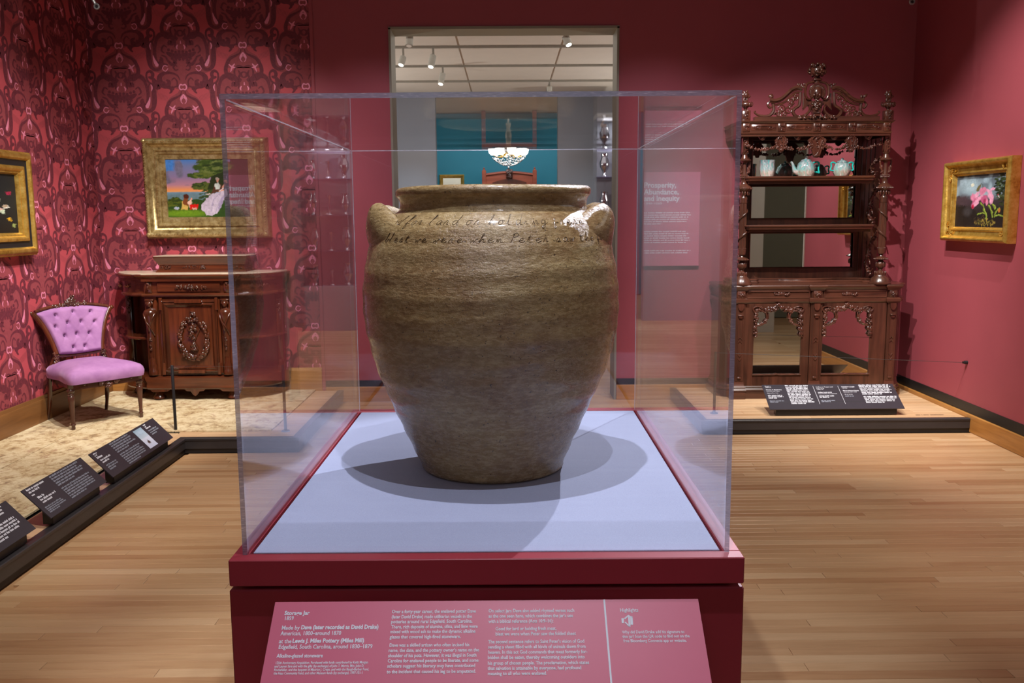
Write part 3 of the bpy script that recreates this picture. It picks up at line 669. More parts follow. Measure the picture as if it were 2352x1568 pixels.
def inscribe(text, a0, z0, h, slope=0.0):
    mb = MB(); x = 0
    for ch in text:
        if ch in HAND:
            for st in HAND[ch]:
                P = []
                for p in smoothpts([Vector((px, pz, 0)) for px, pz in st], 3):
                    u = (x + (p.x + p.y * .28)) * h; ang = a0 + u / .27; z = z0 + p.y * h * .82 + slope * u
                    rr = jar_r(min(z, 1.588)) + wob(ang, z) + .0002; P.append((JX + rr * math.cos(ang), JY + rr * math.sin(ang), z))
                mb.tube(P, .0006, 5)
            x += .95
        else: x += .6
    return mb
i1 = inscribe('Good for lard or holding fresh meat', -PI / 2 - 1.12, 1.562, .0205); i1.build('inscription', M['incise'], jar, kind='stuff')
i2 = inscribe('blest we were when Peter saw the folded sheet', -PI / 2 - .98, 1.522, .0185); i2.build('inscription', M['incise'], jar, kind='stuff')

# ------------------------------------------------------------------ lettering
def text_mesh(s, size, bold=0.0, width=None, shear=0):
    cu = bpy.data.curves.new('t', 'FONT'); cu.body = s; cu.size = size; cu.offset = bold * size; cu.resolution_u = 2; cu.shear = shear
    ob = bpy.data.objects.new('t', cu); me = ob.to_mesh(); V = [tuple(v.co) for v in me.vertices]; F = [tuple(p.vertices) for p in me.polygons]
    ob.to_mesh_clear(); bpy.data.objects.remove(ob); bpy.data.curves.remove(cu)
    if width and V:
        mx = max(v[0] for v in V); k = width / mx if mx > 0 else 1; V = [(v[0] * k, v[1], v[2]) for v in V]
    return V, F
def put_text(mb, s, size, org, ux, uy, up, bold=0.0, width=None, lift=.0006, shear=0):
    V, F = text_mesh(s, size, bold, width, shear); org = Vector(org)
    mb.add([org + ux * v[0] + uy * v[1] + up * lift for v in V], F)
def word_rows(mb, org, ux, uy, up, w, n, lh, th, last=.5, ragged=.12, lift=.0006):
    """rows of word-long dashes for print too small to read"""
    for r in range(n):
        L = w * (1 - ragged * random.random()) * (last if r == n - 1 else 1); x = 0; y = -r * lh
        while x < L - .004:
            wl = min(random.uniform(.9, 3.4) * lh, L - x); o_ = Vector(org) + uy * y + up * lift
            k = int(max(1, wl / (lh * .42)))
            for q in range(k):   # letters: short upright marks
                a = x + wl * q / k; b_ = a + wl / k * .74; t = th * random.choice((1, 1, 1.0, 1.35))
                mb.add([o_ + ux * a, o_ + ux * b_, o_ + ux * b_ + uy * t, o_ + ux * a + uy * t], [(0, 1, 2, 3)])
            x += wl + lh * .34

# label panel leaning out from the pedestal
A = Vector((-.4565, 1.645, .8395)); Bq = Vector((-.4565, 1.518, .7375)); sx = .368 + .4565
ux = Vector((1, 0, -.0015)).normalized(); uy_ = (A - Bq).normalized(); up = ux.cross(uy_).normalized()
lp = thing('exhibit_label', 'pink text panel about the jar sloping out from the pedestal front', 'label', tuple((A + Bq) / 2))
PH = .30; th_ = .006
def quad_box(mb, o, a, b_, nn, w_, h_, t):
    P = [o, o + a * w_, o + a * w_ - b_ * h_, o - b_ * h_]; mb.add([p for p in P] + [p - nn * t for p in P], [(3, 2, 1, 0), (4, 5, 6, 7), (0, 1, 5, 4), (1, 2, 6, 5), (2, 3, 7, 6), (3, 0, 4, 7)]); return mb
quad_box(MB(), A, ux, uy_, up, sx, PH, th_).build('board', M['pinkp'], lp)
lb = MB(); e = A - uy_ * PH; lb.prism([(A.x + .05, .60), (A.x + sx - .05, .60), (A.x + sx - .05, .66), (A.x + .05, .66)], 1.50, 1.6625); lb.build('bracket', M['ped'], lp)
def onp(px, py):
    d = ray(px, py); t = (A - O3).dot(up) / d.dot(up); q = O3 + d * t - A; return q.dot(ux), q.dot(uy_)
def ped_line(mb, s, x0, x1, py, cap, bold=0.0):
    a = onp(x0, py); b_ = onp(x1, py - (x1 - x0) * .0065); c_ = onp(x0, py - cap)
    put_text(mb, s, (c_[1] - a[1]) / .70, A + ux * a[0] + uy_ * a[1], ux, uy_, up, bold, b_[0] - a[0])
tx = MB()
for s, x0, x1, py, cap, bo in [
 ('Storage Jar', 653, 711, 1412, 9, .012), ('1859', 652, 674, 1424, 9, 0), ('Made by', 646, 688, 1446, 9.5, 0), ('Dave (later recorded as David Drake)', 691, 869, 1445, 9.5, .016), ('American, 1800–around 1870', 644, 783, 1459, 9.5, 0),
 ('at the', 640, 669, 1477, 9.5, 0), ('Lewis J. Miles Pottery (Miles Mill)', 671, 836, 1476, 9.5, .016), ('Edgefield, South Carolina, around 1830–1879', 639, 855, 1490, 9.5, 0), ('Alkaline-glazed stoneware', 635, 741, 1510, 8.5, .006),
 ('125th Anniversary Acquisition. Purchased with funds contributed by Keith Morgan', 632, 845, 1525, 6, 0), ('and Lauren Sara and with the gifts (by exchange) of John T. Morris, Mrs. John D.', 630, 836, 1533, 6, 0), ('Rockefeller, and the bequest of Maurice J. Crean, and with the Baugh-Barber Fund,', 629, 847, 1541, 6, 0), ('the Haas Community Fund, and other Museum funds (by exchange), 1997-151-1', 628, 832, 1549, 6, 0),
 ('Over a forty-year career, the enslaved potter Dave', 900, 1093, 1408, 8, .004), ('(later David Drake) made utilitarian vessels in the', 899, 1084, 1420, 8, .004), ('potteries around rural Edgefield, South Carolina.', 898, 1085, 1431, 8, .004), ('There, rich deposits of alumina, silica, and lime were', 898, 1097, 1443, 8, .004), ('mixed with wood ash to make the dynamic alkaline', 896, 1092, 1454, 8, .004), ('glazes that covered high-fired stoneware.', 895, 1058, 1466, 8, .004),
 ('Dave was a skilled artisan who often incised his', 894, 1078, 1485, 8, .004), ('name, the date, and the pottery owner’s name on the', 892, 1100, 1497, 8, .004), ('shoulder of his pots. However, it was illegal in South', 891, 1094, 1509, 8, .004), ('Carolina for enslaved people to be literate, and some', 890, 1099, 1521, 8, .004), ('scholars suggest his literacy may have contributed', 889, 1091, 1533, 8, .004), ('to the incident that caused his leg to be amputated.', 888, 1093, 1546, 8, .004),
 ('On select jars Dave also added rhymed verses such', 1122, 1319, 1406, 8, .004), ('as the one seen here, which combines the jar’s use', 1122, 1316, 1418, 8, .004), ('with a biblical reference (Acts 10:9–16):', 1122, 1271, 1430, 8, .004), ('Good for lard or holding fresh meat,', 1138, 1278, 1447, 8, .004), ('blest we were when Peter saw the folded sheet', 1138, 1323, 1459, 8, .004),
 ('The second sentence refers to Saint Peter’s vision of God', 1121, 1342, 1477, 8, .004), ('sending a sheet filled with all kinds of animals down from', 1121, 1345, 1489, 8, .004), ('heaven. In this act God commands that meat formerly for-', 1121, 1349, 1501, 8, .004), ('bidden shall be eaten, thereby welcoming outsiders into', 1120, 1343, 1513, 8, .004), ('his group of chosen people. The proclamation, which states', 1120, 1353, 1526, 8, .004), ('that salvation is attainable by everyone, had profound', 1120, 1335, 1538, 8, .004), ('meaning to all who were enslaved.', 1120, 1256, 1550, 8, .004),
 ('Highlights', 1424, 1466, 1404, 8, 0), ('Why did David Drake add his signature to', 1429, 1572, 1454, 7, 0), ('this jar? Scan the QR code to find out on the', 1430, 1584, 1464, 7, 0), ('free Bloomberg Connects app or website.', 1432, 1577, 1474, 7, 0)]:
    ped_line(tx, s, x0, x1, py, cap, bo * 1.3 + .016)
tx.build('lettering', M['signw'], lp, kind='stuff')
a = onp(1387.5, 1376); b_ = onp(1403, 1567); dv = MB(); w_ = .0035
dv.add([A + ux * (a[0] - w_ / 2) + uy_ * (0) + up * .0005, A + ux * (a[0] + w_ / 2) + up * .0005, A + ux * (a[0] + w_ / 2) - uy_ * PH + up * .0005, A + ux * (a[0] - w_ / 2) - uy_ * PH + up * .0005], [(3, 2, 1, 0)]); dv.build('divider', M['signw'], lp)
# loudspeaker sign
ic = MB()
def icon(pts):
    P = [onp(px, py) for px, py in pts]; ic.add([A + ux * p[0] + uy_ * p[1] + up * .0005 for p in P], [tuple(range(len(P)))[::-1]])
icon([(1427, 1419), (1433, 1419), (1433, 1430), (1428, 1430)]); icon([(1433, 1419), (1443, 1411), (1446, 1412), (1436, 1421)]); icon([(1434, 1428), (1437, 1427), (1447, 1437), (1444, 1438)]); icon([(1442, 1412), (1446, 1412), (1448, 1438), (1444, 1438)])
icon([(1447, 1416), (1450, 1417), (1451, 1433), (1448, 1434)]); icon([(1445, 1413), (1453, 1415), (1452, 1418), (1446, 1416)]); icon([(1450, 1415), (1453, 1417), (1454, 1433), (1451, 1435)])
ic.build('speaker_sign', M['signw'], lp)

# ------------------------------------------------------------------ framed pictures
def frame_mesh(mb, o, ux, uy, n, w, h, prof):
    """o = lower left outer corner on the wall; profile = [(inset, height)]"""
    m = len(prof); vs = []
    for (cx, cy, sx_, sy_) in ((0, 0, 1, 1), (w, 0, -1, 1), (w, h, -1, -1), (0, h, 1, -1)):
        for (d, z) in prof: vs.append(o + ux * (cx + sx_ * d) + uy * (cy + sy_ * d) + n * z)
    fs = []
    for c in range(4):
        e = (c + 1) % 4
        for k in range(m - 1): fs.append((c * m + k, e * m + k, e * m + k + 1, c * m + k + 1))
    mb.add(vs, fs); return mb
def bead_row(mb, o, ux, uy, n, w, h, d, z, step, r, twist=False):
    for (a, b_, L, du, dv) in (((d, d), ux, w - 2 * d, ux, uy), ((d, h - d), ux, w - 2 * d, ux, uy), ((d, d), uy, h - 2 * d, uy, ux), ((w - d, d), uy, h - 2 * d, uy, ux)):
        k = max(1, int(L / step)); s = o + ux * a[0] + uy * a[1] + n * z
        for i in range(k + 1):
            p = s + b_ * (L * i / k)
            if twist:
                q = Matrix((( *(b_ * 1 + dv * .9).normalized(), ), (*(dv * 1 - b_ * .9).normalized(),), (*n,))).transposed(); mb.ell(p, (r * 1.7, r * .8, r * .9), 6, 4, q)
            else: mb.ell(p, (r, r, r), 5, 3)
def vnoise(nx, ny, cells, seed):
    g_ = np.random.default_rng(seed).random((cells + 2, cells * 2 + 2)); X = np.linspace(0, cells * 1.5, nx); Y = np.linspace(0, cells, ny)
    xi = X.astype(int); yi = Y.astype(int); xf = X - xi; yf = (Y - yi)[:, None]; xf = xf * xf * (3 - 2 * xf); yf = yf * yf * (3 - 2 * yf)
    a = g_[np.ix_(yi, xi)]; b_ = g_[np.ix_(yi, xi + 1)]; c_ = g_[np.ix_(yi + 1, xi)]; d = g_[np.ix_(yi + 1, xi + 1)]
    return (a * (1 - xf) + b_ * xf) * (1 - yf) + (c_ * (1 - xf) + d * xf) * yf
class Pic:
    """a picture painted into a colour attribute; u to the right, v down, both 0..1"""
    def __init__(s, nx, ny, seed):
        s.nx, s.ny = nx, ny; s.U, s.V = np.meshgrid(np.linspace(0, 1, nx), np.linspace(0, 1, ny)); s.seed = seed
        s.n1 = vnoise(nx, ny, 8, seed); s.n2 = vnoise(nx, ny, 24, seed + 1); s.n3 = vnoise(nx, ny, 60, seed + 2); s.C = np.zeros((ny, nx, 3))
        s.u = s.U + (s.n2 - .5) * .02; s.v = s.V + (s.n3 - .5) * .02
    def put(s, mask, c, var=.12):
        c = np.array(srgb(*c)[:3]); m = np.clip(mask, 0, 1)[..., None]; s.C = s.C * (1 - m) + m * c * (1 + var * (s.n3[..., None] * 2 - 1) + var * (s.n2[..., None] * 2 - 1))
    def grad(s, stops):
        vs_ = [a for a, _ in stops]; cs = np.array([srgb(*c)[:3] for _, c in stops])
        for k in range(3): s.C[..., k] = np.interp(s.V, vs_, cs[:, k])
    def ell(s, u, v, ru, rv, c, soft=.25, rot=0, wob_=.25):
        a = math.radians(rot); du = (s.u - u); dv = (s.v - v); x = du * math.cos(a) + dv * math.sin(a); y = -du * math.sin(a) + dv * math.cos(a)
        d = np.sqrt((x / ru) ** 2 + (y / rv) ** 2) + wob_ * (s.n2 - .5); s.put((1 - d) / soft + .5, c)
    def poly(s, pts, c, soft=.008, wob_=.01):
        u = s.U + (s.n2 - .5) * wob_ * 2; v = s.V + (s.n3 - .5) * wob_ * 2; ins = np.zeros(u.shape, bool); dm = np.full(u.shape, 9.0); n = len(pts)
        for i in range(n):
            (x1, y1), (x2, y2) = pts[i], pts[(i + 1) % n]
            cnd = ((y1 > v) != (y2 > v)) & (u < (x2 - x1) * (v - y1) / ((y2 - y1) or 1e-9) + x1); ins ^= cnd
            t = np.clip(((u - x1) * (x2 - x1) + (v - y1) * (y2 - y1)) / ((x2 - x1) ** 2 + (y2 - y1) ** 2 + 1e-9), 0, 1)
            dm = np.minimum(dm, np.hypot(u - x1 - t * (x2 - x1), v - y1 - t * (y2 - y1)))
        s.put(np.where(ins, 1, -1) * dm / soft + .5, c)
    def line(s, pts, w_, c):
        for (x1, y1), (x2, y2) in zip(pts, pts[1:]):
            t = np.clip(((s.u - x1) * (x2 - x1) + (s.v - y1) * (y2 - y1)) / ((x2 - x1) ** 2 + (y2 - y1) ** 2 + 1e-9), 0, 1)
            dd = np.hypot(s.u - x1 - t * (x2 - x1), s.v - y1 - t * (y2 - y1)); s.put(1.5 - dd / w_, c)
    def leafy(s, u, v, ru, rv, cols, n, size, seed, rot=0):
        r = np.random.default_rng(seed)
        for i in range(n):
            a = r.random() * 6.28; q = math.sqrt(r.random()); s.ell(u + ru * q * math.cos(a), v + rv * q * math.sin(a), size * r.uniform(.6, 1.5), size * r.uniform(.25, .6), cols[r.integers(len(cols))], .5, rot + r.uniform(-25, 25))
    def mesh(s, o, ux, uy, w, h, name, parent):
        P = np.array(o)[None, None] + s.U[..., None] * np.array(ux) * w + (1 - s.V[..., None]) * np.array(uy) * h
        off = OFF.get(parent.name, (0, 0, 0)); V = (P - np.array(off)).reshape(-1, 3); i = np.arange((s.ny - 1) * (s.nx - 1)); r = i // (s.nx - 1); c = i % (s.nx - 1); a = r * s.nx + c
        F = np.stack([a + s.nx, a + s.nx + 1, a + 1, a], 1)
        me = bpy.data.meshes.new(name); me.vertices.add(len(V)); me.vertices.foreach_set('co', V.ravel()); me.loops.add(F.size); me.loops.foreach_set('vertex_index', F.ravel().astype(np.int32))
        me.polygons.add(len(F)); me.polygons.foreach_set('loop_start', (np.arange(len(F)) * 4).astype(np.int32)); me.polygons.foreach_set('loop_total', np.full(len(F), 4, np.int32)); me.update(); me.validate()
        at = me.color_attributes.new('paint', 'FLOAT_COLOR', 'POINT'); at.data.foreach_set('color', np.concatenate([np.clip(s.C, 0, 1).reshape(-1, 3), np.ones((len(V), 1))], 1).ravel())
        me.materials.append(M['paint']); ob = bpy.data.objects.new(name, me); COL.objects.link(ob); ob.parent = parent; OFF[ob.name] = off; return ob
n = N('oil_paint'); a = n.new('ShaderNodeAttribute', attribute_name='paint'); n.col(a.outputs['Color']).set(Roughness=.5); n.b.inputs['Specular IOR Level'].default_value = .3; n.bump(n.noise(n.coord(), 120, 3), .15, .001); M['paint'] = n.m

# landscape with figures, on the papered wall
pA = thing('painting', 'painting of a woman in white under a tree, wide gilt frame, above the dark cabinet', 'painting', (-2.49, YB - .01, 1.83))
o = Vector((-3.015, YB - .002, 1.418)); W_, H_ = 1.035, .825; ux = Vector((1, 0, 0)); uy = Vector((0, 0, 1)); nn = Vector((0, -1, 0))
fr = frame_mesh(MB(), o, ux, uy, nn, W_, H_, [(0, 0), (0, .035), (.008, .05), (.014, .085), (.03, .098), (.046, .092), (.052, .078), (.075, .050), (.092, .046), (.098, .058), (.108, .060), (.114, .050), (.128, .046), (.134, .034), (.158, .028), (.172, .026), (.178, .012)])
fo = fr.build('frame', M['gold2'], pA, smooth=40)
be = MB(); bead_row(be, o, ux, uy, nn, W_, H_, .03, .096, .021, .0075, True); bead_row(be, o, ux, uy, nn, W_, H_, .103, .06, .015, .0045); be.build('beading', M['gold2'], fo, kind='stuff')
for cx in (.03, W_ - .03):
    for cz in (.03, H_ - .03): MB().ell(o + ux * cx + uy * cz + nn * .103, (.018, .011, .018), 10, 6).build('corner_ornament', M['gold2'], fo)
P = Pic(260, 190, 11); P.grad([(0, (70, 130, 205)), (.12, (120, 130, 175)), (.3, (146, 128, 168)), (.44, (196, 140, 160)), (.52, (246, 160, 100)), (.555, (250, 170, 104)), (.57, (120, 160, 186)), (.62, (110, 140, 160)), (.68, (70, 96, 60)), (1, (36, 60, 18))])
P.put((P.n1 - .45) * 4 * (P.V < .45), (120, 116, 142)); P.poly([(0, 0), (.11, 0), (.10, .2), (0, .2)], (72, 134, 214), .03)
P.ell(.32, .68, .4, .1, (110, 140, 150), .8); P.poly([(0, .7), (.12, .64), (.2, .72), (.35, .68), (.5, .72), (.72, .6), (1, .7), (1, 1), (0, 1)], (48, 78, 26)); P.ell(.2, .93, .3, .06, (110, 150, 30), .8)
P.leafy(.08, .74, .09, .08, [(56, 70, 20), (90, 104, 30)], 26, .03, 5)
P.poly([(.78, 0), (1, 0), (1, 1), (.74, 1), (.72, .5)], (62, 44, 36)); P.ell(.9, .86, .17, .17, (44, 40, 34), .2)
P.leafy(.58, .13, .2, .14, [(44, 62, 22), (84, 104, 40), (110, 124, 62), (58, 80, 26)], 130, .05, 7, -12); P.leafy(.42, .28, .13, .04, [(60, 84, 30), (98, 112, 44)], 50, .04, 8, 8); P.leafy(.47, .46, .14, .06, [(44, 66, 24), (88, 100, 40)], 60, .04, 9, -20); P.poly([(.55, .3), (.72, .2), (.74, .5), (.62, .55), (.5, .62), (.5, .5)], (40, 52, 22))
P.leafy(.5, .62, .09, .1, [(60, 84, 34), (50, 70, 28)], 30, .03, 10)
P.poly([(.56, .53), (.585, .44), (.61, .41), (.655, .43), (.67, .52), (.62, .57), (.52, .6)], (96, 60, 40)); P.poly([(.585, .52), (.592, .42), (.625, .40), (.642, .46), (.632, .52)], (206, 216, 208)); P.ell(.617, .365, .02, .036, (206, 146, 122)); P.ell(.61, .335, .02, .02, (180, 160, 150)); P.ell(.5, .6, .03, .012, (220, 205, 200))
P.poly([(.54, .60), (.66, .56), (.72, .50), (.735, .60), (.68, .72), (.64, .84), (.60, .93), (.53, .97), (.47, .96), (.41, .86), (.415, .78), (.47, .68)], (212, 200, 220)); P.poly([(.68, .62), (.72, .6), (.68, .72), (.64, .84), (.61, .9), (.62, .78)], (170, 156, 190)); P.line([(.66, .56), (.56, .7), (.52, .9)], .004, (180, 168, 200)); P.line([(.7, .6), (.62, .75), (.58, .92)], .004, (176, 164, 196))
P.ell(.69, .47, .018, .04, (214, 150, 130), .3, 20); P.ell(.722, .38, .018, .032, (214, 150, 128)); P.line([(.64, .55), (.69, .5)], .008, (226, 214, 226))
P.poly([(.16, .86), (.17, .74), (.2, .70), (.235, .72), (.245, .82), (.24, .87)], (220, 186, 96)); P.ell(.228, .64, .034, .045, (84, 36, 18)); P.poly([(.2, .66), (.25, .68), (.24, .8), (.18, .76)], (140, 78, 40)); P.poly([(.24, .74), (.285, .7), (.29, .68), (.3, .7), (.29, .78), (.26, .83)], (238, 196, 176)); P.ell(.298, .685, .01, .02, (232, 160, 130))
P.poly([(.27, .78), (.37, .77), (.36, .85), (.265, .86)], (226, 22, 14)); P.poly([(.29, .83), (.35, .83), (.35, .87), (.3, .87)], (232, 180, 160)); P.ell(.11, .84, .035, .02, (190, 196, 206)); P.ell(.12, .835, .012, .012, (150, 180, 214))
P.mesh(o + ux * .172 + uy * .172 + nn * .018, ux, uy, W_ - .344, H_ - .344, 'canvas', pA)
MB().box(-2.9, YB - .012, 1.50, -2.1, YB - .001, 2.1).build('backing', M['black'], pA)

# orchid picture, right wall (faces -x)
pB = thing('painting', 'small painting of a pink orchid in a broad burnished gold frame on the right wall', 'painting', (XR - .01, 6.2, 1.66))
y0, y1, z0, z1 = 5.905, 6.80, 1.378, 1.955; o = Vector((XR - .002, y1, z0)); ux = Vector((0, -1, 0)); uy = Vector((0, 0, 1)); nn = Vector((-1, 0, 0)); W_, H_ = y1 - y0, z1 - z0
fr = frame_mesh(MB(), o, ux, uy, nn, W_, H_, [(0, 0), (0, .06), (.006, .075), (.016, .082), (.024, .080), (.03, .066), (.05, .046), (.072, .040), (.078, .048), (.086, .050), (.09, .042), (.094, .028), (.10, .024), (.106, .014)])
fo = fr.build('frame', M['gold'], pB, smooth=40)
be = MB(); bead_row(be, o, ux, uy, nn, W_, H_, .0905, .042, .010, .0034); be.build('beading', M['gold'], fo, kind='stuff')
lf = MB(); rr = random.Random(3)
for cx in (.05, W_ - .05):
    for cz in (.05, H_ - .05):
        for q in range(16):
            a = rr.random() * 6.28; p = o + ux * (cx + (.09 if q % 2 else .02) * (1 if cx < .3 else -1) * rr.random()) + uy * (cz + (.02 if q % 2 else .09) * (1 if cz < .3 else -1) * rr.random()) + nn * .05
            lf.ell(p, (.008, .016, .005), 6, 4, Matrix.Rotation(a, 3, 'X'))
lf.build('leaf_ornament', M['gold'], fo, kind='stuff')
P = Pic(210, 200, 31); P.grad([(0, (74, 78, 88)), (.2, (108, 124, 136)), (.38, (120, 138, 150)), (.5, (60, 52, 56)), (.7, (38, 32, 32)), (1, (30, 25, 22))]); P.put((P.n1 - .5) * 3 * (P.V < .4), (150, 172, 186)); P.ell(.3, .22, .16, .14, (160, 184, 196), .9); P.ell(.32, .20, .03, .03, (226, 226, 206), .6)
P.poly([(0, .42), (.08, .38), (.16, .46), (.24, .44), (.34, .52), (.42, .62), (.6, .6), (1, .6), (1, 1), (0, 1)], (52, 42, 44), .02, .03); P.ell(.15, .5, .16, .12, (72, 56, 64), .8); P.poly([(0, .55), (.2, .6), (.5, .7), (1, .6), (1, 1), (0, 1)], (34, 28, 27), .04, .05); P.ell(.25, .7, .08, .08, (60, 56, 58), .9)
P.leafy(.9, .2, .14, .28, [(34, 44, 26), (52, 70, 40), (26, 34, 22), (70, 84, 52)], 130, .035, 3); P.leafy(.95, .55, .1, .3, [(34, 40, 24), (54, 60, 34)], 50, .03, 4)
P.leafy(.6, .9, .2, .07, [(120, 110, 50), (70, 66, 30), (150, 130, 60)], 90, .016, 12, 80); P.leafy(.5, .85, .12, .1, [(90, 70, 44), (60, 50, 34)], 40, .014, 13, 90)
for q in ([(.5, .54), (.56, .6), (.58, .68)], [(.55, .58), (.62, .74), (.63, .83)], [(.45, .75), (.55, .72), (.6, .74)], [(.66, .58), (.7, .66), (.74, .72)], [(.72, .56), (.77, .6), (.78, .66)], [(.86, .64), (.8, .7), (.78, .76)], [(.72, .72), (.74, .8)], [(.92, .78), (.84, .76), (.78, .79)]): P.line(q, .013, (112, 134, 46)); P.line([(a + .008, b_) for a, b_ in q], .005, (160, 176, 78))
P.line([(.53, .3), (.53, .2), (.49, .18), (.46, .22)], .005, (70, 74, 46)); P.ell(.445, .26, .022, .07, (108, 98, 62), .3, 28); P.ell(.86, .68, .02, .04, (184, 116, 56), .4)
pk = [(212, 126, 158), (228, 160, 190), (190, 90, 130)]
for (u, v, a, b_, rot, c) in [(.36, .43, .06, .07, 0, 0), (.42, .39, .035, .06, 20, 1), (.44, .47, .09, .04, -10, 0), (.38, .55, .05, .09, 25, 2), (.41, .54, .04, .08, 30, 1), (.52, .33, .055, .07, 10, 0), (.56, .30, .04, .05, 0, 0), (.5, .44, .07, .03, -20, 1), (.57, .47, .07, .07, 0, 2), (.69, .42, .07, .05, 40, 1), (.71, .48, .035, .08, 20, 1), (.66, .34, .03, .08, -45, 1), (.72, .29, .05, .025, -10, 1), (.62, .52, .025, .07, -5, 0)]: P.ell(u, v, a, b_, pk[c], .35, rot, .5)
P.ell(.36, .6, .02, .04, (176, 30, 60), .5, 20); P.ell(.58, .5, .03, .04, (160, 50, 90), .6); P.ell(.84, .43, .008, .02, (226, 210, 230)); P.ell(.82, .40, .006, .012, (220, 90, 110))
P.mesh(o + ux * .10 + uy * .10 + nn * .018, ux, uy, W_ - .20, H_ - .20, 'canvas', pB)

# flower piece, left wall (faces +x)
pC = thing('painting', 'dark flower painting in a black and gold frame on the left papered wall', 'painting', (XL + .01, 5.8, 1.7))
y0, y1, z0, z1 = 5.18, 6.42, 1.335, 2.045; o = Vector((XL + .002, y0, z0)); ux = Vector((0, 1, 0)); nn = Vector((1, 0, 0)); W_, H_ = y1 - y0, z1 - z0
fo = frame_mesh(MB(), o, ux, uy, nn, W_, H_, [(0, 0), (0, .05), (.006, .064), (.02, .076), (.042, .078), (.052, .068), (.056, .058)]).build('frame', M['gold'], pC, smooth=40)
frame_mesh(MB(), o, ux, uy, nn, W_, H_, [(.054, .058), (.062, .054), (.092, .054), (.097, .058)]).build('frame_inset', M['black'], pC)
frame_mesh(MB(), o, ux, uy, nn, W_, H_, [(.095, .054), (.1, .066), (.116, .068), (.128, .060), (.134, .048), (.146, .046), (.152, .034), (.158, .018)]).build('inner_frame', M['gold'], pC, smooth=40)
be = MB(); bead_row(be, o, ux, uy, nn, W_, H_, .004, .055, .016, .006, True); be.build('beading', M['gold'], fo, kind='stuff')
P = Pic(220, 150, 51); P.grad([(0, (26, 30, 34)), (.5, (34, 38, 38)), (1, (28, 24, 22))]); P.leafy(.45, .55, .32, .35, [(24, 44, 34), (40, 66, 44), (30, 40, 36)], 120, .035, 4)
for (u, v, c) in [(.3, .4, (214, 206, 190)), (.42, .3, (190, 60, 80)), (.5, .45, (222, 216, 200)), (.6, .38, (206, 150, 160)), (.68, .55, (216, 214, 196)), (.74, .44, (226, 232, 206)), (.78, .60, (214, 180, 170)), (.85, .56, (232, 228, 214)), (.83, .53, (216, 190, 160)), (.8, .64, (206, 220, 190)), (.88, .76, (226, 172, 46)), (.93, .86, (176, 190, 110)), (.9, .33, (206, 44, 90)), (.35, .62, (170, 60, 70)), (.55, .68, (220, 200, 150))]: P.leafy(u, v, .022, .03, [c, tuple(int(x * .8) for x in c)], 9, .02, int(u * 99)); 
P.mesh(o + ux * .15 + uy * .15 + nn * .022, ux, uy, W_ - .30, H_ - .30, 'canvas', pC)

# section panel with its heading, on the crimson wall right of the doorway
wp = thing('wall_text_sign', 'pink wall text panel headed Prosperity, Abundance, and Inequity, right of the doorway', 'sign', (1.385, YB - .01, 1.55))
MB().cbox(1.147, YB - .034, 1.155, 1.624, YB - .001, 1.938, .002).build('board', M['pinkw'], wp)
tx = MB(); ux = Vector((1, 0, 0)); uy = Vector((0, 0, 1)); nn = Vector((0, -1, 0)); Yp = YB - .034
def wl(s, x0, x1, py, cap, bo): a = atY(x0, py, Yp); b_ = atY(x1, py, Yp); put_text(tx, s, cap / FPX * Yp / .70, (a.x, Yp, a.z), ux, uy, nn, bo, b_.x - a.x)
wl('Prosperity,', 1479, 1553, 431, 12, .028); wl('Abundance,', 1479, 1559, 446.5, 12, .028); wl('and Inequity', 1479, 1561, 461.5, 12, .028); wl('1840–1860', 1479, 1520, 469.5, 5, 0)
word_rows(tx, (atY(1479, 490, Yp).x, Yp, atY(1479, 490, Yp).z), ux, uy, nn, .40, 6, .0184, .0075, .4); word_rows(tx, (atY(1479, 533, Yp).x, Yp, atY(1479, 533, Yp).z), ux, uy, nn, .40, 6, .0184, .0075, 1); word_rows(tx, (atY(1479, 577, Yp).x, Yp, atY(1479, 577, Yp).z), ux, uy, nn, .40, 2, .0184, .0075, 1)
tx.build('lettering', M['signw'], wp, kind='stuff')

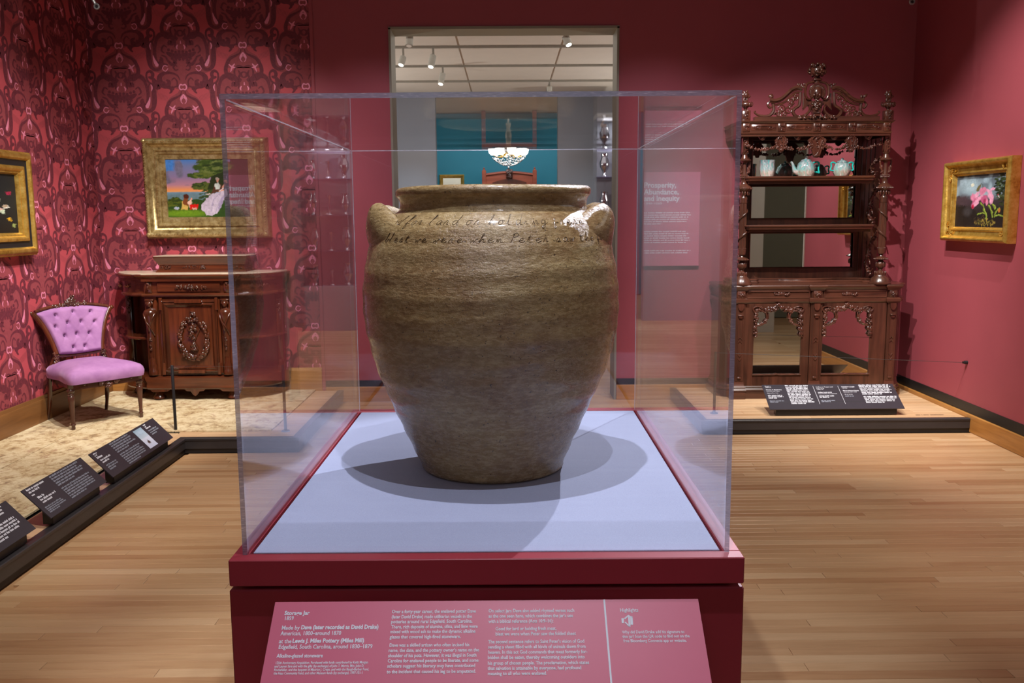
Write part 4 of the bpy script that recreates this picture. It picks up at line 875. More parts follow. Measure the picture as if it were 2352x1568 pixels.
# ------------------------------------------------------------------ slanted label boards on the platforms
def label_rail(x, y, z, L, depth, rise, facing, label, group, blocks, pic=None):
    """facing: unit vector the reader stands towards; L runs along the front edge"""
    f = Vector(facing); a = Vector((-f.y, f.x, 0)); r = thing('label_rail', label, 'label', (x, y, z), 0)
    o0 = Vector((x, y, z)); top = (Vector((0, 0, rise)) - f * depth); slope = top.normalized(); S_ = top.length; nn_ = a.cross(slope).normalized()
    if nn_.z < 0: nn_ = -nn_
    base_ = o0 - a * L / 2; lift = .048; t0 = base_ + Vector((0, 0, lift)) + top
    quad_box(MB(), t0, a, slope, nn_, L, S_, .005).build('board', M['sign'], r)
    mb = MB(); 
    for s0, s1 in ((.05, L - .05),):
        p = base_ + a * s0 - f * .018; q = base_ + a * s1 - f * .018; hh = Vector((0, 0, lift - .004)); bk = -f * .05
        vs_ = [p, q, q + bk, p + bk, p + hh, q + hh, q + bk + hh + Vector((0, 0, .045)), p + bk + hh + Vector((0, 0, .045))]
        mb.add(vs_, [(0, 3, 2, 1), (4, 5, 6, 7), (0, 1, 5, 4), (1, 2, 6, 5), (2, 3, 7, 6), (3, 0, 4, 7)])
    mb.build('bracket', M['black'], r)
    tw = MB(); tg = MB()
    for b_ in blocks:
        kind, s, u, v, w_, nrow, lh = b_; org = t0 + a * u - slope * v
        if kind == 't': put_text(tw, s, lh, org, a, slope, nn_, .02, w_, .0008)
        elif kind == 'n': put_text(tw, s, lh, org, a, slope, nn_, 0, w_, .0008)
        elif kind == 'w': word_rows(tw, org, a, slope, nn_, w_, nrow, lh, lh * .52, .6, .14, .0008)
        elif kind == 'g': word_rows(tg, org, a, slope, nn_, w_, nrow, lh, lh * .5, .6, .14, .0008)
        elif kind == 'b': tw_ = org; tw.add([org + nn_ * .0008, org + a * .002 + nn_ * .0008, org + a * .002 - slope * w_ + nn_ * .0008, org - slope * w_ + nn_ * .0008], [(3, 2, 1, 0)])
    if tw.v: tw.build('lettering', M['signw'], r, kind='stuff')
    if tg.v: tg.build('small_print', M['signg'], r, kind='stuff')
    if pic:
        P = Pic(40, 60, 77); P.grad([(0, (150, 176, 196)), (.45, (190, 204, 220)), (.5, (214, 218, 236)), (1, (200, 204, 230))]); P.poly([(.3, .72), (.5, .6), (.6, .74), (.55, .8), (.35, .8)], (80, 60, 56), .05); P.ell(.5, .2, .4, .1, (176, 196, 216), .9)
        u, v, w_, h_ = pic; P.mesh(t0 + a * u - slope * (v + h_) + nn_ * .001, a, slope, w_, h_, 'photograph', r)
    return r
g_ = 'slanted label boards'
label_rail(2.436, 6.42, .106, 1.0, .235, .14, (0, -1, 0), 'long slanted black label board in front of the mirrored sideboard', None,
 [('n', 'Étagère', .02, .022, .045, 1, .013), ('n', '1850–55', .02, .036, .045, 1, .013), ('t', 'Charles A. Baudouine', .02, .062, .118, 1, .014), ('n', 'American, born France', .02, .077, .10, 1, .012), ('n', 'Made in New York', .02, .098, .085, 1, .012), ('w', '', .02, .125, .115, 3, .0145), ('g', '', .02, .185, .11, 2, .0125), ('w', '', .175, .018, .185, 13, .0165),
  ('b', '', .385, .02, .20, 1, 0), ('n', 'Coffee or Teapot and', .405, .034, .13, 1, .0135), ('n', 'Sugar Bowl', .405, .049, .06, 1, .0135), ('n', '1878–90', .405, .064, .05, 1, .0125), ('t', 'Griffen, Smith & Hill', .405, .095, .105, 1, .014), ('n', 'Phoenixville, Pennsylvania', .405, .110, .14, 1, .0125), ('w', '', .405, .135, .13, 2, .0145), ('g', '', .405, .185, .12, 2, .0125),
  ('b', '', .575, .02, .20, 1, 0), ('t', 'Orchids in a Jungle', .60, .034, .10, 1, .0135), ('n', '1870s', .60, .049, .04, 1, .0125), ('t', 'Martin Johnson Heade', .60, .078, .12, 1, .014), ('n', 'American, 1819–1904', .60, .093, .10, 1, .0125), ('n', 'Oil on canvas', .60, .118, .06, 1, .0125), ('g', '', .60, .138, .12, 1, .0125), ('w', '', .735, .018, .25, 7, .0165), ('w', '', .735, .146, .25, 5, .0158)])
label_rail(-2.205, 5.26, .108, .90, .128, .132, (1, 0, 0), 'slanted black label board with a small pale photograph, on the left platform rail', None,
 [('w', '', .03, .018, .05, 2, .013), ('w', '', .03, .05, .12, 1, .02), ('w', '', .04, .07, .14, 2, .016), ('g', '', .04, .112, .13, 3, .0145), ('g', '', .24, .016, .28, 5, .0158), ('g', '', .24, .100, .28, 6, .0145), ('w', '', .72, .018, .045, 2, .012), ('w', '', .72, .045, .12, 1, .018), ('g', '', .72, .066, .13, 3, .0150)], (.56, .014, .12, .15))
label_rail(-2.205, 4.43, .108, .60, .135, .137, (1, 0, 0), 'slanted black label board with two blocks of text, middle one on the left platform rail', None,
 [('w', '', .03, .018, .17, 2, .0165), ('w', '', .03, .052, .05, 1, .014), ('w', '', .05, .078, .10, 1, .018), ('w', '', .05, .094, .15, 2, .0155), ('g', '', .03, .136, .17, 4, .0105), ('g', '', .25, .016, .30, 5, .0148), ('g', '', .25, .098, .30, 6, .0138)])
label_rail(-2.205, 3.66, .108, .66, .13, .135, (1, 0, 0), 'slanted black label board nearest the camera at the left picture edge', None,
 [('w', '', .04, .03, .12, 1, .018), ('w', '', .04, .05, .16, 3, .0158), ('w', '', .30, .016, .33, 4, .0158), ('w', '', .30, .09, .33, 5, .0158)])

# ------------------------------------------------------------------ barrier posts and wires
def post(x, y, z, h, label):
    r = thing('barrier_post', label, 'post', (x, y, z), 0, 'low wire barrier posts')
    MB().lathe([(.0, 0), (.030, 0), (.030, .004), (.026, .008), (.0, .008)], (x, y, z), 16).build('base', M['black'], r, smooth=40)
    MB().lathe([(.0105, .008), (.0105, h - .004), (.008, h), (0, h)], (x, y, z), 12).build('rod', M['black'], r, smooth=40)
    return r
pa = atZ(404, 990, .101); pb = atZ(656, 990, .101); pc = atZ(1640, 949, .101)
ha = .47
post(pa.x, pa.y, .1005, ha, 'slim black post in front of the dark cabinet door'); post(pb.x, pb.y, .1005, ha, 'slim black post at the right end of the left platform'); post(pc.x, pc.y, .1005, ha, 'slim black post at the near left corner of the sideboard platform')
w2 = atX(2218, 832, XR - .012)
def wire(label, pts, r=.0012): 
    o = MB().tube(pts, r, 6).build('barrier_wire', M['rail'], off=tuple(pts[0])); return tag(o, label, 'wire')
wire('thin gray wire stretched across the front of the sideboard', [(pc.x + .011, pc.y, .1 + ha - .008), (w2.x - .028, w2.y, w2.z)], .0017)
wire('thin gray wire between the two posts before the dark cabinet', [(pa.x + .011, pa.y, .1 + ha - .008), (pb.x - .011, pb.y, .1 + ha - .008)], .0008)
hk = MB().lathe([(.0, 0), (.013, 0), (.013, -.022), (.009, -.024), (.009, -.034), (0, -.034)], (XR, w2.y, w2.z), 14, 'x').build('wall_hook', M['black'], off=(XR, w2.y, w2.z), smooth=40); tag(hk, 'small black hook fixing the barrier wire to the right wall', 'hook')

# ------------------------------------------------------------------ carving helpers
def foliage(mb, path, r, n, seed, spread=1.0, dy=-1, flat=.55):
    """small overlapping carved leaves and berries along a path of (x, y, z)"""
    R_ = random.Random(seed); P = smoothpts([Vector(p) for p in path], 6) if len(path) > 1 else [Vector(path[0])]
    for i in range(n):
        p = P[int(R_.random() * len(P)) % len(P)]; s = r * R_.uniform(.5, 1.15)
        q = p + Vector((R_.uniform(-1, 1) * r * spread, dy * R_.uniform(0, .8) * r, R_.uniform(-1, 1) * r * spread))
        rot = Matrix.Rotation(R_.uniform(0, 6.28), 3, 'Y') @ Matrix.Rotation(R_.uniform(-.5, .5), 3, 'X')
        if R_.random() < .3: mb.ell(q, (s * .6, s * .6, s * .6), 6, 4)
        else: mb.ell(q, (s * 1.35, s * flat, s * .62), 6, 4, rot)
def scroll(mb, pts, r, seg=6, flat=1.0):
    P = smoothpts([Vector(p) for p in pts], 5); n = len(P)
    rs = [r * (.45 + .55 * math.sin(PI * min(1, .15 + .85 * i / (n - 1)))) if not isinstance(r, (list, tuple)) else float(np.interp(i / (n - 1), np.linspace(0, 1, len(r)), r)) for i in range(n)]
    mb.tube(P, rs, seg, flat=flat)
def spiral(cx, cz, y, r0, turns, a0, cw=1, n=14):
    return [(cx + r0 * (1 - .82 * i / n) * math.cos(math.radians(a0) + cw * 2 * PI * turns * i / n), y, cz + r0 * (1 - .82 * i / n) * math.sin(math.radians(a0) + cw * 2 * PI * turns * i / n)) for i in range(n + 1)]

# ------------------------------------------------------------------ the tall mirrored sideboard
SF = 7.08; SBK = 7.54
def S(px, py, Y=SF): return atY(px, py, Y)
def zS(py, px=1876, Y=SF): return atY(px, py, Y).z
sb = thing('sideboard', 'tall carved dark walnut sideboard with mirrors and open shelves on the right platform', 'sideboard', (2.47, 7.3, .1))
XA, XB = 1.835, 3.13; XCc = (XA + XB) / 2; XW0, XW1 = 1.745, 3.215
zt = zS(657); zb0 = .1
def outline(e=0.0, fr=0.0):
    """plan of the lower case: three shallow breakfront blocks and canted corners"""
    w_ = .075; m0, m1 = XCc - .045, XCc + .045; f = SF - e; g_ = f + .022
    return [(XW0 - e, SBK), (XW0 - e, 7.22), (XW0 + .035 - e, 7.18), (XA + .0 - e, 7.15), (XA - e, f), (XA + w_ + e * .3, f), (XA + w_ + e * .3, g_), (m0 - e * .3, g_), (m0 - e * .3, f), (m1 + e * .3, f), (m1 + e * .3, g_), (XB - w_ - e * .3, g_), (XB - w_ - e * .3, f), (XB + e, f), (XB + e, 7.15), (XW1 - .035 + e, 7.18), (XW1 + e, 7.22), (XW1 + e, SBK)]
z_pl, z_pm, z_mb, z_mt = zS(897), zS(874), zS(692), zS(686)
MB().prismz(outline(.035), zb0, zb0 + .055).prismz(outline(.022), zb0 + .055, z_pl).build('plinth', M['walnutx'], sb)
MB().sweepz(outline(0), [(0, z_pl), (.02, z_pl), (.022, z_pl + .010), (.012, z_pl + .024), (.016, z_pl + .034), (.004, z_pl + .05), (.0, z_pm)]).build('base_moulding', M['walnutx'], sb, smooth=30)
# carcass: sides, back, floor, rails and stiles leave real openings behind the doors
doorL = (XA + .0745, XCc - .0455); doorR = (XCc + .0455, XB - .0745); MXS = (S(1731, 780, SF + .012).x, S(1840, 780, SF + .012).x, S(1889, 780, SF + .012).x, S(1998, 780, SF + .012).x)
cc = MB(); f = SF + .024
cc.prismz([p for p in outline(0) if p[0] < XA + .09][:7] + [(XA + .074, SBK)], z_pl, z_mb).prismz([(XB - .074, SBK), (XB - .074, SF + .022)] + outline(0)[12:], z_pl, z_mb)
cc.box(XCc - .045, SF, z_pl, XCc + .045, SBK, z_mb); cc.box(XA + .07, SBK - .02, z_pl, XB - .07, SBK, z_mb); cc.box(XA + .07, f, z_pl, XB - .07, SBK, z_pl + .02)
cc.prismz(outline(-.001), z_mb - .012, zt - .03); cc.build('carcass', M['walnut'], sb)
MB().sweepz(outline(0), [(0, z_mb - .014), (.012, z_mb - .012), (.02, z_mb), (.02, z_mt), (.006, z_mt + .008), (0, z_mt + .008)]).build('waist_moulding', M['walnutx'], sb, smooth=30)
tp = MB().prismz(outline(.026), zt - .008, zt + .012); tp.sweepz(outline(.0), [(0, zt - .036), (.01, zt - .034), (.016, zt - .02), (.028, zt - .008), (.03, zt + .002), (.024, zt + .012)]); tp.build('worktop', M['walnutx'], sb, smooth=30)
for (a, b_), kx in ((doorL, 1797), (doorR, 1953)):
    zd0, zd1 = zS(688), zS(665); y_ = SF + .010
    d = MB().cbox(a + .002, y_, zd0 + .004, b_ - .002, f, zd1 - .002, .003)
    fm = frame_mesh(MB(), Vector((a + .01, y_, zd0 + .012)), Vector((1, 0, 0)), Vector((0, 0, 1)), Vector((0, -1, 0)), b_ - a - .02, zd1 - zd0 - .022, [(0, 0), (.001, .006), (.006, .007), (.01, .001)])
    dr = d.build('drawer', M['walnutx'], sb, smooth=30); fm.build('moulding', M['walnutx'], dr)
    kc = S(kx, 675); es = MB().ell((kc.x, y_ - .002, kc.z), (.020, .005, .013), 12, 6); foliage(es, [(kc.x - .055, y_ - .002, kc.z), (kc.x - .02, y_ - .002, kc.z)], .009, 12, 4); foliage(es, [(kc.x + .02, y_ - .002, kc.z), (kc.x + .055, y_ - .002, kc.z)], .009, 12, 5)
    es.build('escutcheon', M['carve'], dr, smooth=60); MB().cbox(kc.x - .0022, y_ - .0085, kc.z - .006, kc.x + .0022, y_ - .006, kc.z + .004, .0008).build('keyhole', M['black'], dr)
# doors: frame, mirror plate, pierced rococo carving
for a, b_ in (doorL, doorR):
    z0, z1 = z_pl + .003, z_mb - .016; y_ = SF + .012; cx = (a + b_) / 2
    mx0, mx1 = MXS[:2] if a < XCc else MXS[2:]; mz0 = zS(860); mzc = zS(712); 
    cx = (mx0 + mx1) / 2
    top = [(mx0, mzc - .03), (mx0 + .02, mzc - .004), (cx - .14, mzc), (cx - .05, mzc + .012), (cx, mzc + .016), (cx + .05, mzc + .012), (cx + .14, mzc), (mx1 - .02, mzc - .004), (mx1, mzc - .03)]
    fr = MB(); outer = [(a, z0), (b_, z0), (b_, z1), (a, z1)]
    fr.cbox(a + .002, y_, z0, mx0, f + .006, z1, .002).cbox(mx1, y_, z0, b_ - .002, f + .006, z1, .002).cbox(mx0, y_, z0, mx1, f + .006, mz0, .002)
    fr.prism([(mx0, z1)] + [(mx0, top[0][1])] + top[1:-1] + [(mx1, top[-1][1]), (mx1, z1)], y_, f + .006)
    dd = fr.build('door', M['walnut'], sb)
    MB().box(mx0 - .004, f - .002, mz0 - .004, mx1 + .004, f, mzc + .03).build('mirror', M['mirror'], dd)
    tr_ = MB(); yy = y_ - .004
    tr_.tube([(mx0 - .006, yy, mz0), (cx - .02, yy, mz0), (cx, yy, mz0 + .004), (cx + .02, yy, mz0), (mx1 + .006, yy, mz0)], .006, 6)
    for sg in (-1, 1):
        X_ = lambda t: cx + sg * t; hw_ = (mx1 - mx0) / 2
        zz = mzc
        scroll(tr_, [(X_(hw_ - .002), yy, zz - .19), (X_(hw_ - .004), yy, zz - .15), (X_(hw_ - .02), yy, zz - .125), (X_(hw_ - .06), yy, zz - .115), (X_(hw_ - .095), yy, zz - .085), (X_(hw_ - .10), yy, zz - .045), (X_(hw_ - .08), yy, zz - .012), (X_(hw_ - .03), yy, zz)], .009)
        scroll(tr_, [(X_(hw_ - .004), yy, zz - .14), (X_(hw_ - .012), yy, zz - .08), (X_(hw_ - .008), yy, zz - .03), (X_(hw_ + .012), yy, zz + .012), (X_(hw_ - .02), yy, zz + .03), (X_(hw_ - .07), yy, zz + .018)], .008)
        scroll(tr_, [(X_(hw_ - .10), yy, zz - .03), (X_(hw_ - .085), yy, zz + .006), (X_(.05), yy, zz + .018), (X_(.02), yy, zz + .034), (X_(0), yy, zz + .05)], .008)
        scroll(tr_, spiral(X_(hw_ - .055), zz + .006, yy, .022, 1.2, 90, -sg), .005)
        foliage(tr_, [(X_(hw_ - .008), yy, zz - .20), (X_(hw_ - .012), yy, zz - .12), (X_(hw_ - .014), yy, zz - .04), (X_(hw_ - .03), yy, zz + .012)], .0135, 60, 20 + sg)
        foliage(tr_, [(X_(hw_ - .03), yy, zz - .118), (X_(hw_ - .08), yy, zz - .10), (X_(hw_ - .098), yy, zz - .06)], .010, 18, 25 + sg)
        foliage(tr_, [(X_(hw_ - .09), yy, zz - .012), (X_(.08), yy, zz + .004), (X_(.02), yy, zz + .014)], .013, 44, 30 + sg)
        tr_.cbox(X_(hw_ - .108), yy - .004, zz - .07, X_(hw_ - .116), yy + .006, zz - .02, .002)
    foliage(tr_, [(cx, yy, zz + .03), (cx, yy, zz + .055)], .014, 12, 9); tr_.build('tracery', M['carve'], dd, smooth=60, kind='stuff')
# pilasters with block, tongue, bracket and lozenge carving
for px_c in (XA + .037, XCc, XB - .037):
    w_ = .032; y_ = SF - .004; p = MB().cbox(px_c - w_, y_, z_pm, px_c + w_, SF + .006, z_mb - .012, .003); po = p.build('pilaster', M['walnut'], sb)
    q = MB(); zb_ = zS(676); q.cbox(px_c - w_, y_ - .004, zS(686), px_c + w_, SF + .006, zS(665), .003); foliage(q, [(px_c - .018, y_ - .004, zb_), (px_c + .018, y_ - .004, zb_)], .008, 14, 3); foliage(q, [(px_c, y_ - .004, zb_ - .02), (px_c, y_ - .004, zb_ + .02)], .008, 12, 6)
    q.prism([(px_c - .024, z_mb - .016), (px_c + .024, z_mb - .016), (px_c + .024, z_mb - .045), (px_c + .014, z_mb - .065), (px_c, z_mb - .072), (px_c - .014, z_mb - .065), (px_c - .024, z_mb - .045)], y_ - .012, y_)
    zz = zS(723); q.cbox(px_c - .022, y_ - .018, zz - .006, px_c + .022, y_, zz + .006, .003).prism([(px_c - .016, zz - .006), (px_c + .016, zz - .006), (px_c + .012, zz - .022), (px_c - .012, zz - .022)], y_ - .012, y_)
    for zz, s_ in ((zS(775), 1), (zS(783), 1), (zS(815), -1), (zS(824), -1)):
        for sg in (-1, 1): q.tube([(px_c, y_ - .004, zz + .008 * s_), (px_c + sg * .015, y_ - .002, zz - .010 * s_)], .0035, 5)
    for sg in (-1, 1): q.tube([(px_c + sg * .018, y_ - .001, zS(730)), (px_c + sg * .018, y_ - .001, zS(862))], .003, 5)
    q.cbox(px_c - .014, y_ - .010, zS(868), px_c + .014, y_, zS(864), .002); q.build('carving', M['carve'], po, smooth=50)
# serpentine riser behind, then the back board with three mirrors
YK = 7.40; zr = zt + .012; r_ = MB(); xs = np.linspace(XW0 + .1, XW1 - .08, 40)
pts = [(x, YK - .05 - .045 * max(0, math.cos((x - XCc) * 7.5)) ** .7 if abs(x - XCc) < .21 else YK - .05 - (.07 if abs(abs(x - XCc) - .56) < .13 else 0)) for x in xs]
r_.sweepz([(XW0 + .1, SBK - .02)] + pts + [(XW1 - .08, SBK - .02)], [(0, zr), (.012, zr), (.014, zr + .008), (.004, zr + .018), (.008, zr + .028), (0, zr + .034), (-.06, zr + .034)]); r_.build('riser', M['walnutx'], sb, smooth=35)
bx0, bx1 = atY(1709, 500, YK).x, atY(2018, 500, YK).x; zc0, zc1 = zS(303, 1876, 7.16), zr
m_x0, m_x1 = atY(1726, 470, YK).x, atY(1963, 470, YK).x
ms = [(zS(613, 1850, YK), zS(536, 1850, YK)), (zS(500, 1850, YK), zS(428, 1850, YK)), (zS(404, 1850, YK), zS(322, 1850, YK))]
bp = MB().box(bx0, YK, zc1, m_x0, SBK, zc0).box(m_x1, YK, zc1, bx1, SBK, zc0).box(m_x0, YK + .03, zc1, m_x1, SBK, zc0)
edges = [zc1] + [v for m_ in ms for v in m_] + [zc0]
for i in range(0, len(edges), 2): bp.box(m_x0, YK, edges[i], m_x1, YK + .03, edges[i + 1])
bo = bp.build('back_board', M['walnut'], sb)
for z0, z1 in ms:
    m_ = MB().box(m_x0, YK + .018, z0, m_x1, YK + .024, z1).build('mirror', M['mirror'], sb)
    frame_mesh(MB(), Vector((m_x0 - .012, YK, z0 - .012)), Vector((1, 0, 0)), Vector((0, 0, 1)), Vector((0, -1, 0)), m_x1 - m_x0 + .024, z1 - z0 + .024, [(0, 0), (.001, .008), (.006, .012), (.012, .004), (.012, -.018)]).build('mirror_moulding', M['walnutx'], sb)
for k in range(4): MB().tube([(m_x1 + .045 + k * .035, YK - .002, zc1 + .03), (m_x1 + .045 + k * .035, YK - .002, zc0 - .02)], .004, 6).build('reed', M['walnut'], bo)
# shelves
for py, px1 in ((406.5, 2016), (518.5, 2013)):
    z_ = zS(py, 1860, 7.06); x0, x1 = atY(1714, py, 7.06).x, atY(px1, py, 7.06).x
    path = [(x0 + .01, YK), (x0 + .01, 7.10), (x0 + .03, 7.07), (x0 + .1, 7.062), (XCc - .2, 7.062), (XCc, 7.055), (XCc + .2, 7.062), (x1 - .1, 7.062), (x1 - .03, 7.07), (x1 - .01, 7.10), (x1 - .01, YK)]
    sh = MB().prismz(path, z_ - .012, z_ + .008).sweepz(path, [(-.01, z_ - .03), (0, z_ - .024), (.002, z_ - .012), (.011, z_ - .006), (.013, z_ + .002), (.008, z_ + .0085), (-.02, z_ + .0085)]); sh.build('shelf', M['walnutx'], sb, smooth=35)
    MB().box(x0 + .03, 7.10, z_ - .05, x1 - .03, 7.12, z_ - .012).build('shelf_rail', M['walnutx'], sb)
zsh1 = zS(406.5, 1860, 7.06) + .0085; zsh2 = zS(518.5, 1860, 7.06) + .0085
# turned columns
YC = 7.13
def column(cx, side):
    zc = lambda py: atY(2028, py, YC).z; w_ = lambda px: px / FPX * YC
    r = thing('x', 'x', 'x'); bpy.data.objects.remove(r)
    base_ = zt + .012
    prof = [(0, base_), (w_(25), base_), (w_(25), base_ + .010), (w_(22), base_ + .016), (w_(19), zc(638)), (w_(14), zc(634)), (w_(12), zc(630)), (w_(12.5), zc(625)), (w_(6), zc(621)), (w_(4), zc(618)), (w_(9), zc(612)), (w_(10.5), zc(607)), (w_(8.5), zc(601)), (w_(4.5), zc(598)), (w_(14), zc(595.5)), (w_(15), zc(593.5)), (w_(13), zc(591)), (w_(5), zc(588)), (w_(3.5), zc(585)), (w_(7.5), zc(582)), (w_(8.6), zc(572)), (w_(8.2), zc(569))]
    c = MB().lathe(prof, (cx, YC, 0), 24); c.lathe([(w_(8.0), zc(569)), (w_(8.2), zc(520)), (w_(7.6), zc(465))], (cx, YC, 0), 32, flute=1, fd=.13)
    c.lathe([(w_(7.6), zc(465)), (w_(8.6), zc(462)), (w_(7.6), zc(459)), (w_(8.8), zc(455)), (w_(8.2), zc(451)), (w_(4.5), zc(446)), (w_(6), zc(443)), (w_(11), zc(437)), (w_(17), zc(433)), (w_(18), zc(430.5)), (w_(16), zc(427)), (w_(9), zc(422)), (w_(6.5), zc(418)), (w_(7), zc(410)), (w_(9.5), zc(407)), (w_(9.5), zc(402)), (w_(6), zc(399)), (w_(4.2), zc(385)), (w_(4.5), zc(372)), (w_(9), zc(369.5)), (w_(14), zc(367)), (w_(14), zc(364.5)), (w_(8), zc(362)), (w_(5.5), zc(354)), (w_(8), zc(351)), (w_(8.5), zc(349)), (0, zc(349))], (cx, YC, 0), 24)
    co = c.build('column', M['walnut'], sb, smooth=40)
    b_ = MB()
    for (py, rad, nn_, s_) in ((594, 15, 20, 1.5), (431, 18, 20, 1.9), (406, 9.6, 16, 1.3), (402.5, 9.6, 16, 1.3), (569, 8.4, 16, 1.0)):
        for k in range(nn_): a = 2 * PI * k / nn_; b_.ell((cx + w_(rad) * math.cos(a), YC + w_(rad) * math.sin(a), zc(py)), (w_(s_),) * 3, 5, 4)
    b_.build('beads', M['carve'], co, kind='stuff', smooth=60)
    rb = MB(); P = []
    for i in range(40):
        t = i / 39; a = (2.6 if side > 0 else .3) + side * t * 2 * PI * 1.75; P.append((cx + w_(9.2) * math.cos(a), YC + w_(9.2) * math.sin(a), zc(478 + 80 * t)))
    rb.tube(P, [w_(2.1 * math.sin(PI * min(.97, max(.06, i / 39))) ** .5 + .3) for i in range(40)], 6); rb.build('ribbon', M['walnut'], co, smooth=60)
    lv = MB()
    for py, rad, hh, nn_ in ((627, 12, 5, 12), (607, 10, 6, 10), (442, 12, 5, 12)):
        for k in range(nn_): a = 2 * PI * k / nn_; lv.ell((cx + w_(rad) * math.cos(a), YC + w_(rad) * math.sin(a), zc(py)), (w_(1.6), w_(1.6), w_(hh)), 5, 5)
    for sg in (-1, 1):   # curled brackets either side of the capital
        scroll(lv, [(cx + sg * w_(6), YC, zc(400)), (cx + sg * w_(9), YC, zc(388)), (cx + sg * w_(12), YC, zc(376)), (cx + sg * w_(13), YC, zc(370)), (cx + sg * w_(10), YC, zc(369))], w_(2.2)); foliage(lv, [(cx + sg * w_(8), YC, zc(396)), (cx + sg * w_(11), YC, zc(378))], w_(2.6), 14, 7)
    lv.build('leafwork', M['carve'], co, smooth=60, kind='stuff')
    sq = MB().cbox(cx - w_(6.5), YC - w_(6.5), zc(349), cx + w_(6.5), YC + w_(6.5), zc(303), .003); foliage(sq, [(cx, YC - w_(6.5), zc(345)), (cx, YC - w_(6.5), zc(308))], w_(3.2), 26, 2, .8); so = sq.build('column_block', M['carve'], sb, smooth=40)
    if side > 0: scroll_ = MB(); scroll(scroll_, [(cx - w_(7), YC, zc(306)), (cx - w_(12), YC, zc(316)), (cx - w_(14), YC, zc(324)), (cx - w_(8), YC, zc(330))], w_(1.8)); scroll_.build('bracket', M['carve'], so, smooth=50)
CXR = atY(2028, 500, YC).x; CXL = atY(1706.5, 500, YC).x
column(CXR, 1); column(CXL, -1)
# pierced side brackets tying columns to the back board
for cx, sg in ((CXR, -1), (CXL, 1)):
    for (pt, pb) in ((422, 508), (530, 626), (362, 398)):
        zt_, zb_ = atY(2010, pt, 7.25).z, atY(2010, pb, 7.25).z; bk = MB(); h_ = zt_ - zb_
        Yf = lambda t: 7.38 - .23 * t
        X_ = cx + sg * .035
        pts = [(X_, Yf(1.0), zt_), (X_ - sg * .005, Yf(.75), zt_ - h_ * .12), (X_, Yf(.50), zt_ - h_ * .3), (X_, Yf(.30), zt_ - h_ * .5), (X_, Yf(.22), zt_ - h_ * .75), (X_, Yf(.35), zt_ - h_ * .95), (X_, Yf(.6), zt_ - h_), (X_, Yf(.8), zt_ - h_ * .9)]
        scroll(bk, pts, .011); foliage(bk, [(p[0] - sg * .004, p[1], p[2]) for p in pts[1:-1]], .014, 40, 11, 1.0); scroll(bk, [(X_, Yf(.3 + .25 * math.cos(a)), zb_ + h_ * .2 + h_ * .14 * math.sin(a)) for a in np.linspace(0, 5.2, 9)], .007)
        bk.build('side_bracket', M['carve'], sb, smooth=60)
# frieze and cornice
YT = 7.06; fx0, fx1 = atY(1702, 292, YT).x, atY(2048, 290, YT).x; z1, z0 = zS(281.5, 1876, YT), zS(302.5, 1876, YT)
fz = MB().cbox(fx0, YT, z0, fx1, SBK, z1, .003); fzo = fz.build('frieze', M['walnutx'], sb)
MB().sweepz([(fx0, SBK), (fx0, YT), (fx1, YT), (fx1, SBK)], [(0, z1 - .006), (.008, z1 - .003), (.012, z1 + .005), (.02, z1 + .01), (.02, z1 + .016), (0, z1 + .018)]).prismz([(fx0, YT), (fx1, YT), (fx1, SBK), (fx0, SBK)], z1, z1 + .0178).build('cornice', M['walnutx'], sb, smooth=35)
MB().sweepz([(fx0, SBK), (fx0, YT), (fx1, YT), (fx1, SBK)], [(-.01, z0 - .034), (-.006, z0 - .030), (-.006, z0 - .018), (.002, z0 - .012), (.004, z0 - .003), (0, z0 + .002)]).build('under_moulding', M['walnutx'], sb, smooth=35)
zm = (z0 + z1) / 2; bxs = [atY(p, 292, YT).x for p in (1714, 1795, 1876, 1957, 2037)]
for bx in bxs:
    q = MB().cbox(bx - .028, YT - .008, z0 + .002, bx + .028, YT + .002, z1 - .002, .003); foliage(q, [(bx - .012, YT - .008, zm + .01), (bx + .012, YT - .008, zm + .012)], .0085, 12, 3, .7); foliage(q, [(bx, YT - .008, zm - .014)], .007, 6, 4); q.build('rosette_block', M['carve'], fzo, smooth=50)
for a, b_ in zip(bxs, bxs[1:]):
    q = MB(); c_ = (a + b_) / 2; q.cbox(a + .04, YT - .002, z0 + .010, b_ - .04, YT + .003, z1 - .010, .002)
    for dz in (-.012, 0, .012): q.tube([(c_ - .026, YT - .004, zm + dz), (c_ + .026, YT - .004, zm + dz)], .004, 6)
    for sg in (-1, 1):
        scroll(q, [(c_ + sg * .03, YT - .004, zm + .012), (c_ + sg * .055, YT - .005, zm + .010), (c_ + sg * .075, YT - .004, zm), (c_ + sg * .09, YT - .003, zm)], .004); scroll(q, [(c_ + sg * .03, YT - .004, zm - .012), (c_ + sg * .055, YT - .005, zm - .012), (c_ + sg * .07, YT - .004, zm - .004)], .004); foliage(q, [(c_ + sg * .045, YT - .004, zm), (c_ + sg * .075, YT - .004, zm)], .006, 9, 8)
    q.build('carved_panel', M['carve'], fzo, smooth=50)
